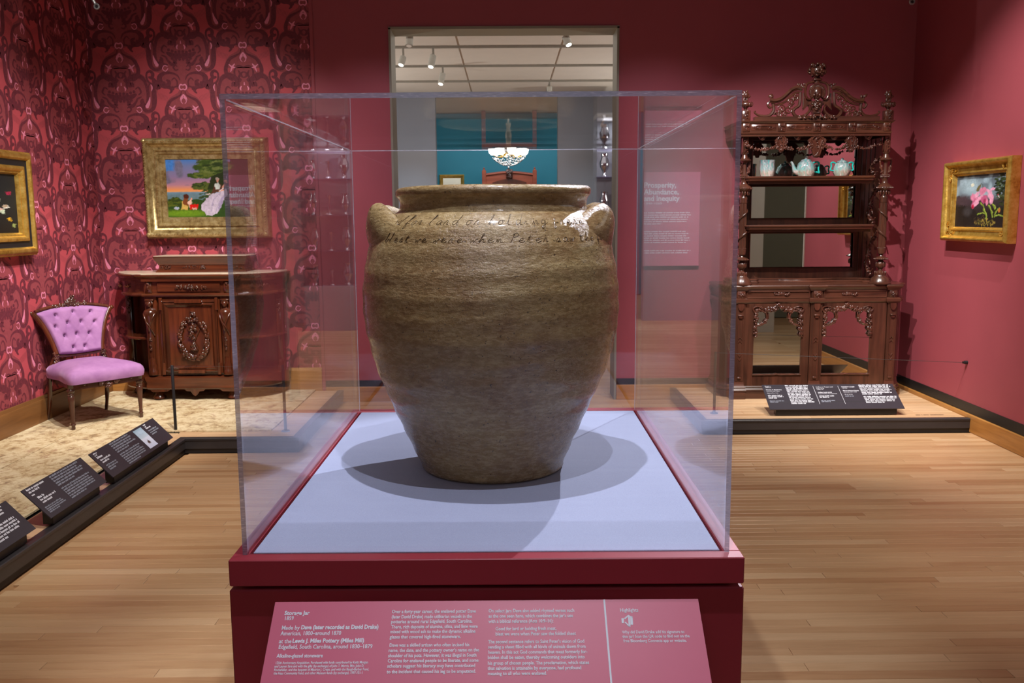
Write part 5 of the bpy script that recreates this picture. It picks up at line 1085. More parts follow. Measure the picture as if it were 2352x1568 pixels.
# valance with drops, pendants and garlands
YV = 7.09; zv = zS(303, 1876, YV); zvb = zS(311, 1876, YV); drops = [atY(p, 310, YV).x for p in (1752, 1833.5, 1917.5, 1996)]
vp = [(fx0 + .03, zv), (fx0 + .03, zvb)]
for dx in drops: vp += [(dx - .045, zvb), (dx - .03, zvb - .006), (dx - .018, zvb - .026), (dx, zvb - .036), (dx + .018, zvb - .026), (dx + .03, zvb - .006), (dx + .045, zvb)]
vp += [(fx1 - .03, zvb), (fx1 - .03, zv)]
vm = MB().prism(vp, YV, YV + .02); vo = vm.build('valance', M['walnutx'], sb)
for dx in drops: q = MB(); foliage(q, [(dx, YV, zvb - .012)], .009, 9, 5); q.build('drop_ornament', M['carve'], vo, smooth=60)
def pendant(px, big):
    x = atY(px, 320, YV).x; zz = lambda py: atY(px, py, YV).z; q = MB(); k = 1.45 if big else 1.0; bot = 362 if big else 350
    q.prism([(x - .03 * k, zz(306)), (x + .03 * k, zz(306)), (x + .024 * k, zz(312)), (x + .05 * k, zz(322)), (x + .044 * k, zz(328)), (x + .022 * k, zz(332)), (x + .028 * k, zz(341)), (x + .018 * k, zz(bot - 5)), (x + .01 * k, zz(bot)), (x - .01 * k, zz(bot)), (x - .018 * k, zz(bot - 5)), (x - .028 * k, zz(341)), (x - .022 * k, zz(332)), (x - .044 * k, zz(328)), (x - .05 * k, zz(322)), (x - .024 * k, zz(312))], YV - .014, YV + .008)
    foliage(q, [(x - .03 * k, YV - .016, zz(307)), (x + .03 * k, YV - .016, zz(307))], .011, 20, 1)
    for sg in (-1, 1): scroll(q, [(x + sg * .01, YV - .018, zz(312)), (x + sg * .03 * k, YV - .02, zz(320)), (x + sg * .02 * k, YV - .018, zz(330)), (x + sg * .006, YV - .018, zz(bot - 6))], .006); foliage(q, [(x + sg * .04 * k, YV - .01, zz(324)), (x + sg * .03 * k, YV - .01, zz(340))], .010, 12, 6)
    foliage(q, [(x, YV - .018, zz(315)), (x, YV - .018, zz(bot - 3))], .010, 24 if big else 10, 4)
    q.build('pendant', M['carve'], sb, smooth=60)
pendant(1794, 0); pendant(1876, 1); pendant(1955, 0)
gp = [(1714, 333), (1735, 341), (1756, 343), (1776, 338), (1790, 334), (1802, 338), (1822, 343), (1844, 341), (1862, 334), (1876, 338), (1892, 334), (1912, 341), (1932, 340), (1950, 333), (1962, 336), (1984, 340), (2004, 337), (2022, 330)]
gm = MB(); foliage(gm, [tuple(atY(a, b_, YV - .005)) for a, b_ in gp], .0115, 300, 77, .75); gm.build('garland', M['carve'], sb, kind='stuff', smooth=60)
# open pediment
YP = 7.12
def Pp(px, py, Y=YP): return tuple(atY(px, py, Y))
cxp = 1876.5
pd = MB(); pdx = MB()
MB().cbox(atY(1733, 272, YP).x, YP - .01, z1 + .018, atY(2020, 272, YP).x, YP + .05, zS(267, 1876, YP), .003).build('pediment_base', M['walnutx'], sb)
for sg in (-1, 1):
    X_ = lambda px: cxp + sg * (px - cxp)
    cor = [(1984, 229), (1972, 231), (1958, 226), (1946, 216), (1935, 206), (1922, 201), (1911, 203)]
    for (dyy, r, oy) in ((0, .012, -.02), (4.2, .009, -.012), (-2.6, .006, -.014)): pd.tube(smoothpts([Vector(Pp(X_(a), b_ + dyy, YP + oy)) for a, b_ in cor], 5), r, 7)
    scroll(pd, [Pp(X_(a), b_) for a, b_ in ((1985, 233), (1990, 240), (1984, 248), (1978, 242))], .009); scroll(pd, [Pp(X_(a), b_) for a, b_ in ((1978, 236), (1976, 252), (1984, 264), (1998, 267), (2012, 264), (2020, 258), (2017, 255))], [.012, .012, .012, .012, .010, .008, .004])
    scroll(pd, [Pp(X_(a), b_) for a, b_ in ((1915, 212), (1917, 240), (1926, 248), (1932, 256), (1925, 267), (1912, 268), (1900, 262), (1893, 252), (1896, 243), (1903, 241))], [.012, .012, .012, .013, .013, .012, .011, .010, .007, .005])
    scroll(pd, [Pp(X_(a), b_) for a, b_ in ((1908, 214), (1908, 244), (1911, 250))], [.007, .007, .002]); scroll(pd, [Pp(X_(a), b_) for a, b_ in ((1912, 214), (1924, 213), (1938, 222), (1950, 234), (1966, 240), (1976, 241))], .010)
    for (a, b_, r, t_, a0) in ((1926, 224, .020, 1.3, 90), (1937, 234, .026, 1.4, 200), (1943, 252, .030, 1.5, 20), (1958, 250, .032, 1.5, 160), (1966, 262, .022, 1.3, 60), (1950, 262, .018, 1.2, 250), (1930, 216, .014, 1.1, 0)):
        c_ = Pp(X_(a), b_); scroll(pdx, spiral(c_[0], c_[2], YP - .004, r, t_, a0, sg), .0058)
    foliage(pdx, [Pp(X_(1928), 226), Pp(X_(1940), 242), Pp(X_(1960), 254), Pp(X_(1974), 262)], .011, 44, 50 + sg, 1.3); foliage(pdx, [Pp(X_(1944), 262), Pp(X_(1972), 264)], .009, 16, 53)
    foliage(pdx, [Pp(X_(1904), 197), Pp(X_(1918), 197)], .013, 12, 54); foliage(pdx, [Pp(X_(1980), 226), Pp(X_(1986), 218)], .014, 14, 55)
    foliage(pdx, [Pp(X_(1884), 267, YP - .03), Pp(X_(1916), 269, YP - .03)], .012, 26, 56)
    scroll(pdx, [Pp(X_(a), b_, YP - .02) for a, b_ in ((1884, 188), (1898, 192), (1903, 206), (1902, 220), (1896, 228), (1888, 224), (1892, 216))], .011)
    q = MB().prism([(atY(X_(1890), 230, YP).x, atY(X_(1890), 230, YP).z), (atY(X_(1906), 226, YP).x, atY(X_(1906), 226, YP).z), (atY(X_(1909), 254, YP).x, atY(X_(1909), 254, YP).z), (atY(X_(1903), 247, YP).x, atY(X_(1903), 247, YP).z), (atY(X_(1896), 240, YP).x, atY(X_(1896), 240, YP).z), (atY(X_(1888), 243, YP).x, atY(X_(1888), 243, YP).z)][::sg], YP - .012, YP + .012); q.build('wing', M['carve'], sb)
    # corner urn finials
    fxp = 2039.5 if sg > 0 else 1712; fc = atY(fxp, 262, YP); W2 = lambda px: px / FPX * YP; zz = lambda py: atY(fxp, py, YP).z
    u = MB().cbox(fc.x - W2(9.5), YP - W2(9.5), z1 + .018, fc.x + W2(9.5), YP + W2(9.5), zz(254), .004); foliage(u, [(fc.x, YP - W2(9.5), zz(270)), (fc.x, YP - W2(9.5), zz(258))], W2(3), 14, 3)
    u.lathe([(0, zz(254)), (W2(5), zz(254)), (W2(3), zz(251)), (W2(5), zz(248)), (W2(12), zz(243)), (W2(13), zz(240)), (W2(11), zz(236)), (W2(4), zz(233)), (W2(2.5), zz(230)), (W2(4), zz(228)), (0, zz(228))], (fc.x, YP, 0), 20)
    for k in range(12): a = 2 * PI * k / 12; u.ell((fc.x + W2(12) * math.cos(a), YP + W2(12) * math.sin(a), zz(241)), (W2(2), W2(2), W2(4)), 6, 4)
    for s2 in (-1, 1): u.tube(smoothpts([Vector((fc.x + s2 * W2(a), YP, zz(b_))) for a, b_ in ((10, 246), (15, 243), (16, 237), (12, 234))], 4), W2(1.0), 6)
    foliage(u, [(fc.x, YP, zz(226)), (fc.x, YP, zz(213))], W2(5.0), 34, 6, 1.0, 0); u.ell((fc.x, YP, zz(219)), (W2(6), W2(6), W2(8)), 8, 6); u.build('urn_finial', M['carve'], sb, smooth=60)
pd.build('pediment', M['walnutx'], sb, smooth=50); pdx.build('pediment_scrollwork', M['carve'], sb, smooth=60, kind='stuff')
cf = MB(); C_ = lambda px, py, Y=YP - .03: Vector(Pp(px, py, Y))   # carved mask with a mane of curls
cf.ell(C_(1876.5, 214), (.038, .036, .052), 14, 10); cf.ell(C_(1876.5, 217, YP - .07), (.008, .012, .016), 8, 6); cf.ell(C_(1872, 212, YP - .062), (.009, .006, .005), 8, 5); cf.ell(C_(1881, 212, YP - .062), (.009, .006, .005), 8, 5); cf.ell(C_(1876.5, 222, YP - .062), (.012, .008, .005), 8, 5); cf.ell(C_(1870, 218, YP - .055), (.012, .012, .013), 8, 6); cf.ell(C_(1883, 218, YP - .055), (.012, .012, .013), 8, 6)
for i in range(22):
    a = math.radians(-40 + 260 * i / 21); c_ = C_(1876.5 + 15 * math.cos(a), 212 - 15 * math.sin(a)); cf.ell(c_, (.014, .014, .012), 6, 5); scroll(cf, spiral(c_.x, c_.z, c_.y - .01, .016, 1.1, math.degrees(a)), .004)
cf.prism([(C_(1864, 232).x, C_(1864, 232).z), (C_(1889, 232).x, C_(1889, 232).z), (C_(1887, 252).x, C_(1887, 252).z), (C_(1882, 266).x, C_(1882, 266).z), (C_(1871, 266).x, C_(1871, 266).z), (C_(1866, 252).x, C_(1866, 252).z)], YP - .035, YP + .02)
foliage(cf, [C_(1876.5, 232, YP - .04), C_(1876.5, 250, YP - .04)], .014, 26, 12); foliage(cf, [C_(1868, 240, YP - .04), C_(1885, 240, YP - .04)], .012, 16, 13)
for i in range(9): cf.ell(C_(1868 + 2.2 * i, 258, YP - .04), (.005, .005, .005), 6, 4)
cf.build('carved_mask', M['carve'], sb, smooth=60)
tf = MB(); zz = lambda py: atY(1877, py, YP).z; fx = atY(1877, 170, YP).x; tf.cbox(fx - .032, YP - .03, zz(186), fx + .032, YP + .03, zz(181), .004); tf.lathe([(0, zz(192)), (.034, zz(192)), (.022, zz(187)), (.02, zz(181)), (.028, zz(179)), (.018, zz(177)), (.03, zz(174)), (.05, zz(170)), (.058, zz(164)), (.05, zz(156)), (.03, zz(150)), (0, zz(147))], (fx, YP, 0), 16)
R_ = random.Random(2)
for i in range(70):
    a = R_.random() * 6.28; t = R_.uniform(-.9, .95); rr = .062 * math.sqrt(1 - t * t * .8); tf.ell((fx + rr * math.cos(a), YP + rr * math.sin(a), zz(161) + t * .048), (R_.uniform(.008, .016), R_.uniform(.008, .014), R_.uniform(.006, .016)), 6, 4, Matrix.Rotation(R_.random() * 3, 3, 'Y'))
tf.ell((fx + .004, YP - .062, zz(158)), (.018, .014, .018), 8, 6); tf.build('crest_finial', M['carve'], sb, smooth=60)

# majolica on the top shelf
n = N('majolica_glaze'); v = n.coord(); vs_ = n.coord(scale=(1, 1, .32)); f1 = n.noise(vs_, 46, 2, .5, .3); f2 = n.noise(v, 24, 2); sp_ = n.new('ShaderNodeSeparateXYZ'); n.l.new(n.coord(), sp_.inputs[0])
c1 = n.ramp(f1, [(.30, srgb(60, 96, 100)), (.40, srgb(0, 196, 190)), (.5, srgb(96, 130, 134)), (.58, srgb(206, 212, 214)), (.68, srgb(40, 176, 170)), (.78, srgb(226, 150, 120))]); 
hz = n.ramp(n.math('MULTIPLY', sp_.outputs[2], 8.0), [(.25, srgb(236, 180, 150)), (.45, (.5, .5, .5, 1)), (1, (.20, .17, .2, 1))])  # dark top puts shade into the colour; the peach foot is glaze
n.col(n.mix(.45, c1, hz)).set(Roughness=.12); n.b.inputs['Coat Weight'].default_value = .8; n.bump(f1, .5, .006); M['maj'] = n.m
M['majt'] = M_plain('turquoise_glaze', srgb(40, 190, 180), .12, .2, 40)
M['majp'] = M_plain('pink_glaze_inside', srgb(220, 150, 170), .15, .1, 40)
YM_ = 7.15
def vessel_root(px, label): 
    x = atY(px, 400, YM_).x; return x, thing('majolica_vessel', label, 'ceramics', (x, YM_, zsh1 + .0003), 0, 'majolica vessels on the top shelf')
W3 = lambda px: px / FPX * YM_
x, v1 = vessel_root(1762, 'small turquoise and gray lidless majolica jar, leftmost on the top shelf'); z_ = zsh1 + .0003
MB().lathe([(0, z_), (W3(14.5), z_), (W3(16), z_ + W3(6)), (W3(17), z_ + W3(18)), (W3(16.5), z_ + W3(28)), (W3(17.5), z_ + W3(34)), (W3(18), z_ + W3(36.5)), (W3(16.5), z_ + W3(36.5)), (W3(15.5), z_ + W3(30)), (W3(15), z_ + W3(6)), (0, z_ + W3(4))], (x, YM_, 0), 32, flute=1, fd=.05).build('body', M['maj'], v1, smooth=50)
x, v2 = vessel_root(1850, 'majolica teapot with turquoise leaves and a long spout, middle of the top shelf')
MB().lathe([(0, z_), (W3(17), z_), (W3(20), z_ + W3(8)), (W3(20.5), z_ + W3(18)), (W3(17.5), z_ + W3(29)), (W3(12), z_ + W3(34)), (0, z_ + W3(34))], (x, YM_, 0), 32, flute=1, fd=.05).build('body', M['maj'], v2, smooth=50)
MB().lathe([(0, z_ + W3(34)), (W3(12), z_ + W3(34)), (W3(10), z_ + W3(37)), (W3(3), z_ + W3(39)), (W3(2), z_ + W3(41)), (W3(3), z_ + W3(43)), (0, z_ + W3(44))], (x, YM_, 0), 20).build('lid', M['maj'], v2, smooth=50)
MB().tube(smoothpts([Vector((x + W3(a), YM_, z_ + W3(b_))) for a, b_ in ((-14, 6), (-24, 12), (-27, 20), (-30, 28), (-34, 33))], 4), [W3(6), W3(6), W3(6), W3(5.8), W3(5.5), W3(5), W3(4.6), W3(4.2), W3(4), W3(3.6), W3(3.4), W3(3.2), W3(3), W3(2.8), W3(2.6), W3(2.4), W3(2.6)], 10).build('spout', M['maj'], v2, smooth=60)
MB().tube(smoothpts([Vector((x + W3(a), YM_, z_ + W3(b_))) for a, b_ in ((17, 10), (27, 9), (31, 8), (29, 16), (30, 28), (26, 32), (15, 30))], 4), W3(1.9), 8).build('handle', M['majt'], v2, smooth=60)
x, v3 = vessel_root(1933, 'round majolica sugar bowl with turquoise handles and a lid, right end of the shelf')
MB().lathe([(0, z_), (W3(15), z_), (W3(19), z_ + W3(8)), (W3(19), z_ + W3(17)), (W3(16), z_ + W3(27)), (W3(12), z_ + W3(30)), (0, z_ + W3(30))], (x, YM_, 0), 32, flute=1, fd=.06).build('body', M['maj'], v3, smooth=50)
MB().lathe([(0, z_ + W3(30)), (W3(13), z_ + W3(30)), (W3(10), z_ + W3(34)), (W3(4), z_ + W3(36)), (W3(2.5), z_ + W3(37)), (W3(3.6), z_ + W3(39)), (0, z_ + W3(41))], (x, YM_, 0), 20).build('lid', M['maj'], v3, smooth=50)
for sg in (-1, 1): MB().tube(smoothpts([Vector((x + sg * W3(a), YM_, z_ + W3(b_))) for a, b_ in ((17, 12), (24, 13), (26, 15), (24, 22), (25, 29), (20, 31), (14, 28))], 4), W3(1.8), 8).build('handle', M['majt'], v3, smooth=60)

# ------------------------------------------------------------------ the dark cabinet with rounded open ends
CF = 7.13; CB = 7.55
def Cc(px, py, Y=CF): return atY(px, py, Y)
cb = thing('cabinet', 'dark mahogany cabinet with carved door and rounded open shelves under the landscape painting', 'cabinet', (-2.46, 7.35, .112))
cx0, cx1 = Cc(338, 780).x, Cc(547, 780).x; ccx = (cx0 + cx1) / 2; cw = (cx1 - cx0) / 2
ex = Cc(650, 770, 7.42).x; ew = ex - cx1                     # how far the rounded ends reach
def cplan(e=0.0, ends=True, bulge=0.0):
    L = [(cx0 - ew - e, CB)]; n_ = 10
    for i in range(n_ + 1):
        t = i / n_ * PI / 2; L.append((cx0 - (ew + e) * math.cos(t), (CB - .06) - (CB - .06 - CF - .035 + e) * math.sin(t)))
    L += [(cx0, CF + .035 - e), (cx0 - e * .3, CF - e), (cx0 + .10, CF - e)]
    L += [(cx1 - .10, CF - e), (cx1 + e * .3, CF - e), (cx1, CF + .035 - e)]
    for i in range(n_, -1, -1):
        t = i / n_ * PI / 2; L.append((cx1 + (ew + e) * math.cos(t), (CB - .06) - (CB - .06 - CF - .035 + e) * math.sin(t)))
    L += [(cx1 + ew + e, CB)]; return L
zf = .112; zl = lambda py, px=446: atY(px, py, CF).z
z_b0, z_b1 = zl(893), zl(863)
MB().prismz(cplan(.012), z_b0, z_b1 - .016).sweepz(cplan(.0), [(.012, z_b0), (.02, z_b0 + .012), (.016, z_b0 + .05), (.028, z_b1 - .016), (.026, z_b1 - .004), (.0, z_b1)]).prismz(cplan(.0), z_b1 - .02, z_b1).build('base', M['mahogx'], cb, smooth=35)
ap = []
for sg in (-1, 1):
    h = [(0, zl(909)), (.02, zl(905)), (.035, zl(898)), (.07, zl(897)), (.085, zl(893)), (.12, zl(891)), (.19, zl(892)), (.225, zl(898)), (cw - .02, zl(899)), (cw, zl(893))]
    ap = (ap + [(ccx + x, z) for x, z in h]) if sg > 0 else [(ccx - x, z) for x, z in h][::-1]
MB().prism(ap + [(cx1, z_b0 + .004), (cx0, z_b0 + .004)], CF - .012, CF + .012).build('apron', M['mahogc'], cb)
for fx_, fy_ in ((Cc(361, 910).x, CF + .06), (Cc(533, 910).x, CF + .06), (cx0 - ew * .8, CB - .08), (cx1 + ew * .8, CB - .08)):
    MB().lathe([(0, zf), (.035, zf), (.052, zf + .012), (.05, zf + .028), (.034, zf + .04), (.03, z_b0 + .002), (0, z_b0 + .002)], (fx_, fy_, 0), 18).build('foot', M['mahogc'], cb, smooth=50)
# body of the centre and the frieze that runs round
z_f0, z_f1, z_t = zl(676), zl(645), zl(629)
MB().box(cx0, CF + .03, z_b1, cx1, CB, z_f0).build('carcass', M['mahog'], cb)
MB().prismz(cplan(0), z_f0, z_f1).build('frieze', M['mahogx'], cb)
MB().sweepz(cplan(0), [(0, z_f0 - .018), (.014, z_f0 - .014), (.018, z_f0 - .004), (.014, z_f0 + .008), (.0, z_f0 + .014)]).prismz(cplan(0), z_f0 - .018, z_f0).build('waist_moulding', M['mahogx'], cb, smooth=35)
MB().sweepz(cplan(0), [(0, z_f1 - .002), (.01, z_f1), (.018, z_f1 + .012), (.04, z_f1 + .03), (.052, z_t - .012), (.052, z_t - .004), (.03, z_t)]).prismz(cplan(.03), z_f1, z_t - .002).build('top_moulding', M['mahogx'], cb, smooth=35)
MB().prismz(cplan(.028), z_t - .002, z_t + .006).build('marble_top', M['marble'], cb)
zz_ = zl(778); half = cplan(-.004); lp_ = [p for p in half if p[0] <= cx0 + .001]; rp_ = [p for p in half if p[0] >= cx1 - .001]
lp_[-1] = (cx0, lp_[-1][1]); rp_[0] = (cx1, rp_[0][1])
for hp, cl_ in ((lp_, (cx0, CB)), (rp_, (cx1, CB))):
    MB().prismz(hp + [cl_] if cl_[0] == cx0 else [cl_] + hp, zz_ - .010, zz_ + .010).sweepz(hp, [(0, zz_ - .01), (.008, zz_ - .004), (.008, zz_ + .004), (0, zz_ + .01)]).build('shelf', M['mahogx'], cb, smooth=35)
MB().box(cx0 - ew + .01, CB - .015, z_b1, cx0, CB, z_f0).build('back_panel', M['mahog'], cb); MB().box(cx1, CB - .015, z_b1, cx1 + ew - .01, CB, z_f0).build('back_panel', M['mahog'], cb)
# end pilasters
for sg in (-1, 1):
    x = (cx1 + ew - .03) if sg > 0 else (cx0 - ew + .03); y_ = CB - .10; q = MB().cbox(x - .026, y_ - .02, z_b1, x + .026, y_ + .03, z_f0 - .016, .005)
    foliage(q, [(x, y_ - .022, z_f0 - .04), (x, y_ - .022, z_f0 - .16)], .014, 26, 3); q.lathe([(0, z_b1), (.03, z_b1), (.03, z_b1 + .03), (.02, z_b1 + .05), (.026, z_b1 + .07), (.018, z_b1 + .09), (0, z_b1 + .09)], (x, y_ - .02, 0), 14); q.build('end_pilaster', M['mahogc'], cb, smooth=50)
# frieze ornaments and drawer line
q = MB().cbox(Cc(361, 660).x, CF - .012, z_f0 + .022, Cc(506, 660).x, CF + .02, z_f1 - .008, .004); dwo = q.build('drawer', M['mahogx'], cb)
q = MB(); c_ = Cc(440, 659); foliage(q, [(c_.x - .11, CF - .016, c_.z), (c_.x + .11, CF - .016, c_.z)], .012, 44, 6, .7); foliage(q, [(c_.x - .02, CF - .02, c_.z), (c_.x + .02, CF - .02, c_.z)], .016, 14, 7, .8); q.build('ornament', M['mahogc'], dwo, smooth=60)
for bx in (Cc(341, 660).x, Cc(522, 660).x):
    q = MB().cbox(bx - .028, CF - .010, z_f0 + .014, bx + .028, CF + .01, z_f1 - .004, .004); foliage(q, [(bx, CF - .012, z_f0 + .03), (bx, CF - .012, z_f1 - .02)], .010, 12, 2, .6); q.build('frieze_block', M['mahogc'], cb, smooth=50)
for sg in (-1, 1):
    t = .9; x = (cx1 + ew * math.cos(t)) if sg > 0 else (cx0 - ew * math.cos(t)); y_ = (CB - .06) - (CB - .06 - CF - .035) * math.sin(t); q = MB(); foliage(q, [(x - .07 * 1, y_ - .014 + sg * -.04, (z_f0 + z_f1) / 2 + .01), (x, y_ - .014, (z_f0 + z_f1) / 2 + .01), (x + .05, y_ + .03 * sg, (z_f0 + z_f1) / 2 + .01)], .011, 22, 8, .7); q.build('side_ornament', M['mahogc'], cb, smooth=60)
# door with cushioned frame, oval wreath and trophy
dz0, dz1 = zl(857), zl(686); dx0, dx1 = Cc(371, 770).x, Cc(505, 770).x
dr = MB().cbox(dx0 - .01, CF + .004, dz0, dx1 + .01, CF + .03, dz1, .003).build('door', M['mahog'], cb)
Vx, Vz, Vn = Vector((1, 0, 0)), Vector((0, 0, 1)), Vector((0, -1, 0))
frame_mesh(MB(), Vector((dx0 + .01, CF + .004, dz0 + .012)), Vx, Vz, Vn, dx1 - dx0 - .02, dz1 - dz0 - .024, [(0, 0), (.002, .02), (.01, .024), (.018, .014), (.026, .018), (.034, .022), (.042, .012), (.054, .002)]).build('moulding', M['mahogc'], dr, smooth=35)
ml = MB(); mcx = (dx0 + dx1) / 2
for zz_, s_ in ((dz1 - .018, 1), (dz0 + .018, -1)): ml.cbox(mcx - .11, CF - .028, zz_ - .016, mcx + .11, CF, zz_ + .014, .004)
for sx_ in (dx0 + .012, dx1 - .012):
    for zz_ in (dz0 + .04, dz1 - .04): ml.cbox(sx_ - .012, CF - .024, zz_ - .05, sx_ + .012, CF, zz_ + .05, .004)
ml.build('frame_blocks', M['mahog'], dr, kind='stuff')
w0 = Cc(446, 777); wr_ = MB(); wrx, wrz = Cc(478, 777).x - w0.x, w0.z - Cc(446, 823).z; R_ = random.Random(8)
for i in range(190):
    a = R_.random() * 2 * PI; k = R_.uniform(.86, 1.12); den = 1.3 if math.sin(a) < -.2 else 1.0
    if math.sin(a) > .75 and R_.random() < .5: continue
    wr_.ell((w0.x + wrx * k * math.cos(a), CF - .008 - R_.random() * .016, w0.z + wrz * k * math.sin(a)), (.010 * den, .008, .014 * den), 6, 4, Matrix.Rotation(-a + R_.uniform(-.6, .6), 3, 'Y'))
wr_.build('wreath', M['mahogc'], dr, smooth=60)
tr_ = MB(); foliage(tr_, [(w0.x, CF - .002, w0.z + wrz * .7), (w0.x - .01, CF - .004, w0.z + .03), (w0.x, CF - .002, w0.z - wrz * .55)], .017, 60, 9, 1.0)
tr_.tube([(w0.x - .045, CF - .006, w0.z + .085), (w0.x + .03, CF - .008, w0.z - .09)], .006, 6); tr_.tube([(w0.x + .05, CF - .006, w0.z + .08), (w0.x - .03, CF - .008, w0.z - .09)], .005, 6); foliage(tr_, [(w0.x, CF + .002, w0.z + wrz + .035)], .016, 14, 10); tr_.build('trophy', M['mahogc'], dr, smooth=60)
# bust pilasters either side of the door
def bust(px):
    x = Cc(px, 770).x; Z = lambda py: zl(py); q = MB(); y_ = CF - .006
    q.lathe([(0, Z(859)), (.036, Z(859)), (.036, Z(850)), (.028, Z(846)), (.032, Z(838)), (.024, Z(832)), (.026, Z(826)), (.022, Z(820)), (.028, Z(790)), (.034, Z(764)), (.036, Z(756)), (.040, Z(742)), (.050, Z(724)), (.052, Z(716)), (.044, Z(711)), (.018, Z(708)), (.014, Z(704)), (0, Z(704))], (x, y_, 0), 18)
    q.ell((x, y_ - .012, Z(698)), (.020, .022, .028), 12, 8); q.ell((x, y_ - .034, Z(698)), (.005, .006, .007), 6, 5)
    for i in range(12): a = PI * i / 11; q.ell((x + .024 * math.cos(a), y_ - .008, Z(696) + .024 * math.sin(a)), (.009, .010, .009), 6, 4)
    for sg in (-1, 1): q.tube(smoothpts([Vector((x + sg * .045, y_ - .02, Z(718))), Vector((x + sg * .03, y_ - .045, Z(728))), Vector((x + sg * .008, y_ - .05, Z(744))), Vector((x, y_ - .042, Z(758)))], 4), .007, 6)
    q.tube(smoothpts([Vector((x - .04, y_ - .02, Z(724))), Vector((x - .015, y_ - .05, Z(738))), Vector((x + .02, y_ - .048, Z(752))), Vector((x + .034, y_ - .02, Z(768)))], 4), .006, 6)
    for k in range(5): q.tube([(x - .022 + .011 * k, y_ - .027, Z(770)), (x - .016 + .008 * k, y_ - .022, Z(818))], .003, 5)
    foliage(q, [(x, y_ - .03, Z(772)), (x, y_ - .028, Z(800))], .010, 12, 3, .6); q.cbox(x - .034, y_ - .02, Z(686) , x + .034, y_ + .03, Z(690), .003)
    q.build('bust_pilaster', M['mahogc'], cb, smooth=60)
bust(349); bust(521)
for a, b_ in ((336, 363), (509, 545)): MB().cbox(Cc(a, 770).x, CF + .008, z_b1, Cc(b_, 770).x, CF + .03, z_f0 - .016, .003).build('stile', M['mahog'], cb)
# raised stage on the marble
Yt = 7.30; u0, u1 = atY(365, 612, Yt).x, atY(561, 612, Yt).x; v0, v1 = z_t + .006, atY(446, 603, Yt).z; vt = atY(446, 588, Yt).z
st = MB().cbox(u0, Yt, v0, u1, CB, v1, .004).build('upper_stage', M['mahogx'], cb)
MB().sweepz([(u0, CB), (u0, Yt), (u1, Yt), (u1, CB)], [(0, v0), (.022, v0), (.016, v0 + .012), (.004, v0 + .022), (0, v0 + .022)]).build('foot_moulding', M['mahogx'], st, smooth=35)
MB().sweepz([(u0, CB), (u0, Yt), (u1, Yt), (u1, CB)], [(0, v1 - .02), (.006, v1 - .016), (.008, v1), (.024, v1 + .02), (.034, vt - .010), (.036, vt - .002), (0, vt)]).prismz([(u0, Yt), (u1, Yt), (u1, CB), (u0, CB)], v1 - .01, vt).build('stage_cornice', M['mahogx'], st, smooth=35)
MB().box(u0 - .028, Yt - .028, vt, u1 + .028, CB, vt + .004).build('stage_top', M['marble'], st)
q = MB(); zc_ = (v0 + v1) / 2
for pc_, w_ in ((382, .04), (446, .08), (466, .02), (540, .04)):
    x = atY(pc_, 612, Yt).x; scroll(q, spiral(x, zc_, Yt - .004, .02, 1.2, 0), .004); foliage(q, [(x - w_, Yt - .004, zc_), (x + w_, Yt - .004, zc_)], .009, 12, int(pc_))
q.build('stage_carving', M['mahogc'], st, smooth=60)

# ------------------------------------------------------------------ the lilac chair (built facing -y, then turned)
FL, FR = atZ(168, 990, .112), atZ(325, 955, .112)
fd = Vector((FR.x - FL.x, FR.y - FL.y, 0)); fw_ = fd.length; ang = math.atan2(fd.y, fd.x); mid = (FL + FR) / 2
nb = Vector((-math.sin(ang), math.cos(ang), 0))
rt = mid + nb * .23; ang = math.radians(50); nb = Vector((-math.sin(ang), math.cos(ang), 0)); rt = mid + nb * .225; chair = thing('side_chair', 'small carved walnut side chair with buttoned lilac velvet seat and back', 'chair', (rt.x, rt.y, .112), ang, local=True)
hw = .25; sz = .352
for sx_ in (-1, 1):
    MB().lathe([(0, .0005), (.011, .0005), (.014, .01), (.012, .025), (.017, .035), (.012, .045), (.014, .06), (.012, .07), (.020, .20), (.023, .235), (.018, .242), (.024, .25), (.016, .258), (.026, .272), (.026, .282), (.018, .292), (.024, .30), (.024, .352), (0, .352)], (sx_ * hw, -.225, 0), 16).build('leg', M['walnut'], chair, smooth=40)
    MB().tube(smoothpts([Vector((sx_ * (hw - .03), .26, 0.0005)), Vector((sx_ * (hw - .035), .22, .12)), Vector((sx_ * (hw - .04), .20, .28)), Vector((sx_ * (hw - .04), .195, .36))], 4), [.013] * 4 + [.016] * 4 + [.018] * 5, 8).build('leg', M['mahogc'], chair, smooth=50)
seat_o = [(-hw - .02, -.26), (-.16, -.285), (0, -.29), (.16, -.285), (hw + .02, -.26), (hw - .015, -.02), (hw - .05, .22), (-hw + .05, .22), (-hw + .015, -.02)]
MB().prismz([(x * .93, y * .93) for x, y in seat_o], .285, .345).build('seat_rail', M['walnutx'], chair)
q = MB(); foliage(q, [(-.06, -.272, .31), (.06, -.272, .31)], .014, 26, 4); foliage(q, [(0, -.272, .29)], .014, 10, 5)
for sg in (-1, 1): q.lathe([(0, 0), (.010, 0), (.007, -.006), (0, -.008)], (sg * .17, -.268, .318), 10, 'y')
q.build('rail_carving', M['carve'], chair, smooth=60)
